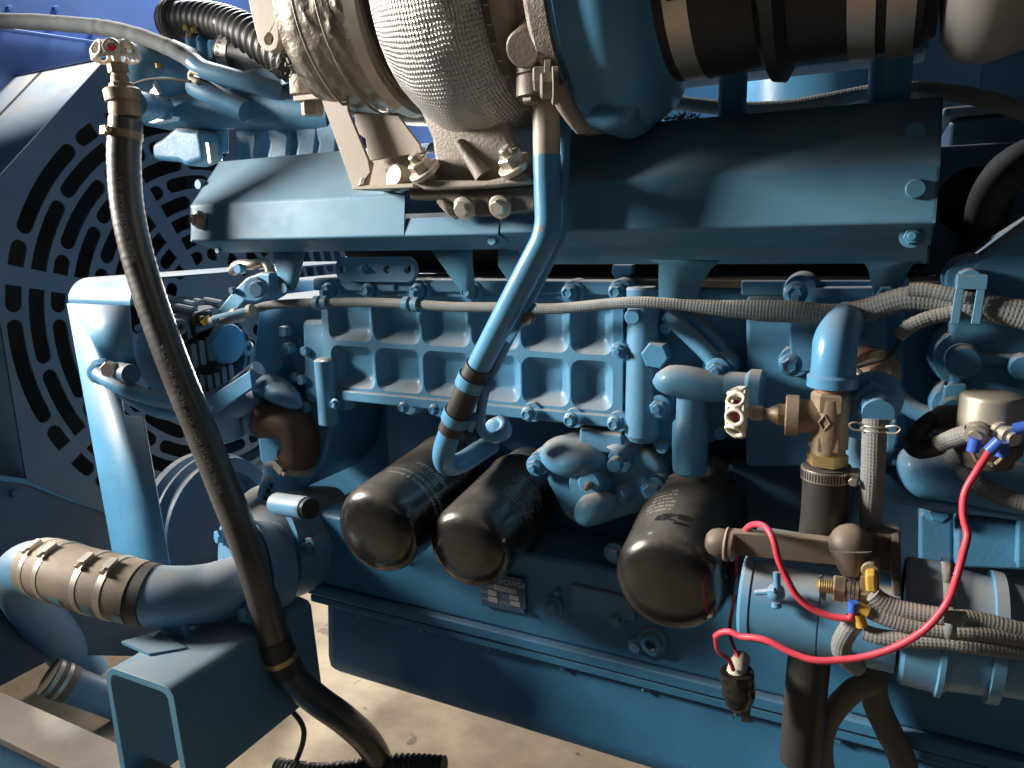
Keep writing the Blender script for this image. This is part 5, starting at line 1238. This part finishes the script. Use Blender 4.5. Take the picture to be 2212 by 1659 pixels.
# solenoid barrel at the top with link bar and boots
so = Q(1600, 1183, ys+.01)
m = MB().lathe(so+V((0, .01, -.010)), sx, [(D_(1618), .03), (D_(1619), .040), (D_(1945), .040)], 40); obj('solenoid', m, 'starter_paint', st)
yl = ys-.047
bar = [(1574, 1150), (1590, 1150), (1640, 1153), (1760, 1164), (1810, 1170), (1880, 1180), (1880, 1225), (1815, 1224), (1760, 1219), (1640, 1206), (1585, 1200), (1574, 1198)]
m = MB().prism([Q(a, b, yl) for a, b in bar], (0, .018, 0)); obj('link_bar', m, 'boot', st, bevel=.003, seg=2)
m = MB().lathe(Q(1572, 1176, yl+.009), (-1, 0, .03), [(-.012, .0185), (-.008, .0225), (-.002, .0225), (.0, .0185), (.006, .020), (.014, .020), (.024, .0165), (.029, .010), (.031, 0)], 32); obj('end_boot', m, 'boot', st)
m = MB().lathe(Q(1576, 1176, yl+.009), (-1, 0, .03), [(0, .022), (.003, .024), (.006, .022)], 32); obj('boot_washer', m, 'sleeve', st)
blobm = MB(); blob(blobm, 1838, 1177, yl+.004, .027, .026, .027); obj('terminal_boot', blobm, 'boot', st)
m = MB().lathe(Q(1838, 1190, yl-.015), (.15, -.3, -1), [(0, .024), (.02, .017), (.03, .012), (.034, .004)], 24); obj('boot_nipple', m, 'boot', st)
m = MB().prism([Q(a, b, yl+.022) for a, b in ((1872, 1158), (1942, 1166), (1946, 1182), (1946, 1330), (1932, 1330), (1925, 1240), (1878, 1232))], (0, .06, 0)); obj('switch_block', m, 'boot', st, bevel=.005)
m = MB().prism([Q(a, b, yl+.014) for a, b in ((1918, 1176), (1928, 1166), (1946, 1168), (1948, 1300), (1930, 1310))], (0, .05, 0)); obj('block_cheek', m, 'boot', st, bevel=.003)
m = MB().prism([Q(a, b, yl-.02) for a, b in ((1858, 1215), (1900, 1218), (1898, 1310), (1868, 1312), (1856, 1260))], (0, .02, 0)); obj('bus_tab', m, 'brass', st, bevel=.002)
bolt(st, Q(1880, 1226, yl-.026), .0105, kind='round', material='brass')
pa = Q(1868, 1280, yl-.025); tx = V((-1, -.08, .02)).normalized()
m = MB().lathe(pa, tx, [(-.006, .0155), (0, .0155), (.006, .0155), (.0065, .012)], 6); obj('terminal_block', m, 'brass', st)
m = MB(); m.box(pa+V((-.006, -.012, -.026)), pa+V((.010, .012, .026))); obj('terminal_plate', m, 'brass', st, bevel=.001)
for d0, r_, mt in ((.008, .016, 'steel'), (.0125, .0135, 'steel'), (.018, .0145, 'brass')):
    m = MB().lathe(pa+tx*d0, tx, [(0, r_), (.0035, r_)], 28); obj('washer', m, mt, st)
m = MB().hexa(pa+tx*.023, tx, .0165, .013); obj('nut', m, 'brass', st)
m = MB(); pr = [(0, .0085)]
for j in range(7): pr += [(.002+j*.0026, .0092), (.0032+j*.0026, .0078)]
m.lathe(pa+tx*.034, tx, pr+[(.022, 0)], 20); obj('stud', m, 'brassbright', st)
m = MB().prism([Q(a, b, yl-.052) for a, b in ((1868, 1240), (1893, 1240), (1895, 1282), (1870, 1282))], (0, .02, 0)); obj('yellow_sleeve', m, 'yellow', st, bevel=.004)
# terminal screw with eye on the barrel
m = MB().cyl(Q(1678, 1236, ys-.07), Q(1680, 1290, ys-.075), .0045, 12); obj('pin', m, 'starter_paint', st)
m = MB().lathe(Q(1677, 1276, ys-.062), (0, -1, 0), [(0, .011), (.008, .012), (.014, .009), (.018, .003)], 16); obj('eye', m, 'starter_paint', st)
m = MB().tube(pp([(1632, 1280, ys-.066), (1655, 1278, ys-.07), (1676, 1276, ys-.078)], .004), .004, 10); obj('lead', m, 'starter_paint', st)
m = MB().lathe(Q(1677, 1301, ys-.074), (.1, -.2, -1), [(0, .006), (.006, .007), (.008, .004)], 14); obj('tip', m, 'starter_paint', st)
m = MB().prism([Q(a, b, ys-.0695) for a, b in ((1768, 1246), (1776, 1244), (1778, 1262), (1785, 1275), (1784, 1298), (1774, 1296), (1774, 1280), (1767, 1262))], (0, .004, 0)); obj('paint_gap', m, 'rubber', st)
# braided battery cables
def bc(label, pts, r, kink=None):
    t = pp(pts, .003); m = MB().tube(t, r, 20, rib=lambda l, a: 1+.018*math.sin(l*2*math.pi/.0055)); o = obj('battery_cable', m, 'loom'); tag(o, label, 'cable', 'braided cables under the starter'); return t
yc = ys-.095
bc('upper of the three grey braided cables leaving the brass terminal', [(1886, 1283, yc), (1905, 1298, yc), (1945, 1315, yc), (2010, 1328, yc), (2060, 1335, yc), (2120, 1342, yc+.01), (2260, 1378, yc+.02)], .0104)
bc('middle of the three grey braided cables below the starter', [(1872, 1315, yc-.004), (1900, 1330, yc-.006), (1960, 1350, yc-.006), (2030, 1362, yc-.004), (2100, 1365, yc), (2260, 1388, yc+.02)], .0094)
bc('lowest of the three grey braided cables below the starter', [(1866, 1365, yc-.004), (1900, 1375, yc-.006), (1960, 1382, yc-.006), (2040, 1385, yc-.004), (2110, 1396, yc), (2260, 1414, yc+.02)], .0094)
bc('short blue grey braided cable dangling under the brass terminal', [(1848, 1340, yc+.004), (1830, 1365, yc+.004), (1818, 1390, yc+.006), (1822, 1415, yc+.012), (1850, 1440, yc+.05)], .0118)
for a, b in (((1852, 1325), (1862, 1352)), ((1850, 1310), (1876, 1322))):
    m = MB().cyl(Q(*a, yc-.012), Q(*b, yc-.012), .0068, 14); obj('lug_sleeve', m, 'yellow', st)
zt2 = thing('zip_tie', 'pale grey cable tie binding the braided cables to the starter', 'cable tie', Q(2060, 1340, yc))
pz = [(2046, 1215, ys-.097), (2050, 1260, ys-.108), (2052, 1310, ys-.115), (2054, 1345, ys-.117), (2054, 1380, ys-.112)]
P = [Q(*q) for q in pz]; m = MB()
for a, b in zip(P, P[1:]): m.add([a-V((.006, 0, 0)), a+V((.006, 0, 0)), b+V((.006, 0, 0)), b-V((.006, 0, 0))], [[0, 1, 2, 3]])
obj('band', m, 'conduit', zt2, solid=.0015)
pk = Q(2060, 1333, ys-.12); m = MB().box(pk-V((.010, .004, .008)), pk+V((.012, .006, .008))); obj('head', m, 'conduit', zt2, bevel=.002)

# ================================================================ STARTER RELAY, upper right of the starter
re = thing('starter_relay', 'cylindrical metal relay can with two terminals at the right edge', 'relay', Q(2140, 930, -.14))
rc = Q(2140, 900, -.13); zt3 = Q(2140, 850, -.13).z; zb3 = Q(2140, 952, -.13).z; rk = .0345
m = MB().lathe((rc.x, rc.y, zb3), (0, 0, 1), [(0, rk*.9), (.002, rk), (zt3-zb3-.006, rk), (zt3-zb3-.002, rk*.97), (zt3-zb3, rk*.9), (zt3-zb3, 0)], 48); obj('can', m, 'relaymetal', re, angle=50)
m = MB().lathe((rc.x, rc.y, zb3), (0, 0, -1), [(0, rk*1.05), (.012, rk*1.05), (.022, rk*.85), (.03, rk*.8)], 40); obj('base', m, 'boot', re)
for px, py, dx in ((2108, 935, -.15), (2172, 938, .55)):
    p = Q(px, py, -.170); ax_ = V((dx, -1, -.1)).normalized()
    m = MB().lathe(p, ax_, [(-.02, .006), (-.012, .012), (-.004, .0125), (-.003, .0095), (.002, .0095), (.003, .0115), (.010, .0115), (.011, .007), (.016, .007), (.016, .004)], 20); obj('terminal', m, 'zinc', re)
def term(a, b, y_, label):
    m = MB().tube([Q(*a, y_), Q(*b, y_)], .0068, 14); o = obj('crimp', m, 'blueterm', re); return o
term((2108, 947, 0)[:2], (2101, 975), -.185, '')
term((2160, 952), (2136, 975), -.205, ''); term((2166, 955), (2164, 985), -.19, ''); term((2190, 928), (2225, 920), -.18, '')
m = MB().tube(pp([(2101, 977, -.185), (2110, 995, -.185), (2125, 1000, -.185), (2142, 1003, -.185), (2143, 1007, -.185)], .004), .0022, 8); obj('thin_wire', m, 'brass', re)
m = MB().tube(pp([(2168, 985, -.19), (2160, 995, -.19), (2150, 1003, -.19)], .004), .0026, 8); obj('thin_wire', m, 'brass', re)
# heavy black cable to the relay, looped
hc = thing('relay_cable', 'black looped cable with braided ends beside the relay can', 'cable', Q(1990, 960, -.12))
cb = pp([(2035, 898, -.06), (2010, 912, -.09), (1985, 935, -.11), (1972, 955, -.125), (1985, 970, -.135), (2015, 965, -.145), (2050, 950, -.155), (2095, 935, -.165)], .004)
k0, k1 = int(len(cb)*.16), int(len(cb)*.78)
m = MB().tube(cb[k0:k1], .0125, 20); obj('rubber_run', m, 'rubberblue', hc)
m = MB().tube(cb[:k0+2], .0125, 20, rib=lambda l, a: 1+.02*math.sin(l*2*math.pi/.004)); obj('braid_end', m, 'loom', hc)
m = MB().tube(cb[k1-2:], .0108, 20, rib=lambda l, a: 1+.03*math.sin(l*2*math.pi/.005)); obj('braid_end', m, 'loom', hc)
m = MB().cyl(Q(2030, 905, -.08), Q(2085, 905, -.10), .018, 20); obj('boot', m, 'boot', hc)
gcable = pp([(2060, 990, -.06), (2080, 1010, -.08), (2110, 1040, -.10), (2150, 1065, -.11), (2190, 1080, -.115), (2260, 1095, -.12)], .003)
m = MB().tube(gcable, .0112, 20, rib=lambda l, a: 1+.02*math.sin(l*2*math.pi/.005)); o = obj('braided_cable', m, 'loom'); tag(o, 'blue grey braided cable sloping down to the right edge below the relay', 'cable')

# ================================================================ RED WIRES AND TAPED CONNECTOR
rw = thing('red_wire', 'long bright red wire looping from the relay down below the starter', 'wire', Q(1800, 1425, -.25))
m = MB().tube(pp([(2137, 976, -.205), (2112, 1015, -.215), (2086, 1060, -.22), (2080, 1100, -.225), (2084, 1130, -.23), (2090, 1155, -.235), (2082, 1190, -.245), (2070, 1235, -.26), (2052, 1290, -.265), (2030, 1325, -.268), (1995, 1362, -.27), (1940, 1395, -.27), (1880, 1416, -.27), (1820, 1425, -.27), (1760, 1426, -.27), (1710, 1410, -.265), (1660, 1385, -.26), (1625, 1377, -.255), (1600, 1375, -.25), (1575, 1364, -.245), (1555, 1368, -.24), (1546, 1375, -.235)], .005), .0042, 12); obj('insulation', m, 'redwire', rw)
m = MB().tube(pp([(1546, 1375, -.235), (1549, 1400, -.21), (1560, 1415, -.19), (1575, 1425, -.18), (1584, 1447, -.17)], .004), .0032, 10); obj('tail', m, 'redwire', rw)
r2 = thing('red_wire', 'shorter red wire arching over the black link bar to the blue crimp', 'wire', Q(1650, 1150, -.2))
m = MB().tube(pp([(1592, 1240, -.10), (1592, 1215, -.12), (1597, 1180, -.14), (1604, 1155, -.16), (1620, 1136, -.19), (1642, 1133, -.215), (1660, 1145, -.23), (1672, 1170, -.24), (1682, 1210, -.245), (1700, 1250, -.248), (1720, 1285, -.25), (1750, 1312, -.25), (1790, 1330, -.25), (1825, 1336, -.25), (1838, 1334, -.25), (1842, 1322, -.25)], .005), .0042, 12); obj('insulation', m, 'redwire', r2)
m = MB().tube([Q(1842, 1322, -.25), Q(1844, 1300, -.25)], .0058, 12); obj('crimp', m, 'blueterm', r2)
m = MB().tube(pp([(1592, 1240, -.10), (1587, 1290, -.08), (1578, 1340, -.08), (1578, 1375, -.10), (1590, 1410, -.13), (1601, 1445, -.155)], .006), .0028, 10); obj('thin_run', m, 'redwire', r2)
tc = thing('taped_connector', 'black taped wire connector hanging on red wires under the starter', 'connector', Q(1590, 1540, -.16))
yz = -.16
m = MB().tube(pp([(1604, 1420, yz+.04), (1596, 1440, yz+.02), (1592, 1465, yz), (1590, 1480, yz)], .004), lambda t: .012+.007*t, 18); obj('grey_body', m, 'grease', tc)
m = MB(); pth = pp([(1592, 1450, yz), (1594, 1480, yz), (1596, 1505, yz), (1594, 1522, yz), (1596, 1532, yz)], .004)
m.tube(pth, lambda t: .0235*(1-.35*max(0, t-.5)/.5-.2*max(0, t-.85)/.15), 20, rib=lambda l, a: 1+.07*mn.noise(V((math.cos(a)*2, math.sin(a)*2, l*60)))+.03*math.sin(l*400)); obj('tape_wrap', m, 'tape', tc)
m = MB()
a = Q(1596, 1526, yz); 
for dx in (-.012, .010): m.prism([a+V((dx-.005, -.004, .01)), a+V((dx+.008, -.004, .012)), a+V((dx+.006, -.006, -.018)), a+V((dx*.5, -.002, -.022))], (0, .003, 0))
obj('tape_end', m, 'tape', tc)

# ================================================================ BACKGROUND, upper right
bx_ = thing('rear_cylinder', 'light blue cylinder and panels glimpsed under the intake duct', 'housing', (-.1, .75, 1.3))
m = MB().lathe((Q(1730, 210, .5).x, .62, 1.28), (0, 0, 1), [(0, .14), (.5, .14)], 40); obj('drum', m, 'pipe_paint', bx_)
m = MB().box((Q(1395, 220, .6).x, .75, 1.2), (Q(1560, 220, .6).x, .8, 2.0)); obj('panel', m, 'pipe_paint', bx_, bevel=.005)
m = MB().box((Q(1830, 150, .6).x, .75, 1.2), (Q(2140, 150, .6).x, .8, 2.0)); obj('panel', m, 'pipe_paint', bx_, bevel=.005)
for px, w2_, h2_ in ((1835, 26, 14), (1872, 22, 30)):
    p = Q(px, 195, .55); k2 = S(px, 195, .55); m = MB().lathe((p.x, .57, p.z-.02), (0, 0, 1), [(0, w2_*k2*.7), (h2_*k2, w2_*k2*.7), (h2_*k2+.01, w2_*k2*.4)], 16); obj('knob', m, 'rubber', bx_)
m = MB().box((.12, .9, .9), (1.6, .94, 2.6)); o = obj('end_panel', m, 'dark_blue', bx_)
rcab = thing('rear_cable', 'grey braided cable sagging between compressor housing and right edge above the shield', 'cable', Q(1700, 230, .1))
m = MB().tube(pp([(1340, 200, .06), (1385, 210, .06), (1450, 220, .06), (1530, 230, .06), (1600, 236, .06), (1700, 232, .06), (1800, 215, .06), (1880, 200, .06), (1960, 194, .04), (2050, 200, .02), (2130, 215, .0), (2260, 255, -.02)], .003), .0108, 20, rib=lambda l, a: 1+.025*math.sin(l*2*math.pi/.0052)); obj('loom', m, 'loom', rcab)
gb = thing('control_box', 'dark blue grey control box in shadow right of the heat shield', 'box', Q(2110, 560, .25))
m = MB().box((Q(2045, 300, .2).x, .2, 1.05), (Q(2260, 300, .2).x, .6, Q(2100, 250, .2).z)); obj('case', m, 'dark_blue', gb, bevel=.012)
m = MB().box((Q(2045, 300, .2).x-.01, .19, Q(2100, 250, .2).z), (Q(2165, 300, .2).x, .6, Q(2100, 228, .2).z)); obj('lid', m, 'shaded_paint', gb, bevel=.006)
m = MB().lathe(Q(2100, 435, .2), (0, -1, 0), [(0, .07), (.02, .07), (.03, .05), (.03, 0)], 30); obj('disc', m, 'blackvoid', gb)
m = MB().tube(pp([(2230, 340, .1), (2180, 370, .1), (2140, 430, .12), (2120, 520, .15)], .01), .028, 20); o = obj('rear_duct', m, 'blackvoid'); tag(o, 'dim brown duct curving down at the right edge behind the flywheel housing', 'duct')
# dust and lint on top of the shield
m = MB(); random.seed(5)
for k in range(90):
    p = Q(random.uniform(1370, 1500), 290, -.05); a = V((p.x, random.uniform(-.05, -.01), 1.4045)); b = a+V((random.uniform(-.014, .014), random.uniform(-.012, .012), random.uniform(.0, .009))); m.tube([a, b], .0007, 4)
o = obj('lint', m, 'sleeve'); o['kind'] = 'stuff'; o['label'] = 'wispy brown lint lying on the heat shield edge by the compressor'; o['category'] = 'lint'
# thin items low left: tie rod and drain tube
m = MB().tube(pp([(590, 1460, -.12), (600, 1500, -.1), (650, 1560, -.08), (655, 1600, -.08), (638, 1650, -.08)], .006), .006, 10); o = obj('drain_tube', m, 'rubberblue'); tag(o, 'thin black tube looping beside the channel under the heater hose', 'tube')
m = MB().tube([Q(474, 1545, -.27), Q(600, 1445, -.16)], .009, 10); o = obj('tie_rod', m, 'rubberblue'); tag(o, 'dark rod lying against the side of the box channel', 'rod')
hp2 = pp([(600, 1656, -.1), (680, 1668, -.1), (760, 1662, -.08), (860, 1648, -.02), (960, 1652, .0)], .003)
m = MB().tube(hp2, .018, 18, rib=lambda l, a: 1+.13*math.sin(l*2*math.pi/.013)); o = obj('floor_conduit', m, 'rubberblue'); tag(o, 'black corrugated conduit on the floor at the bottom edge', 'conduit')
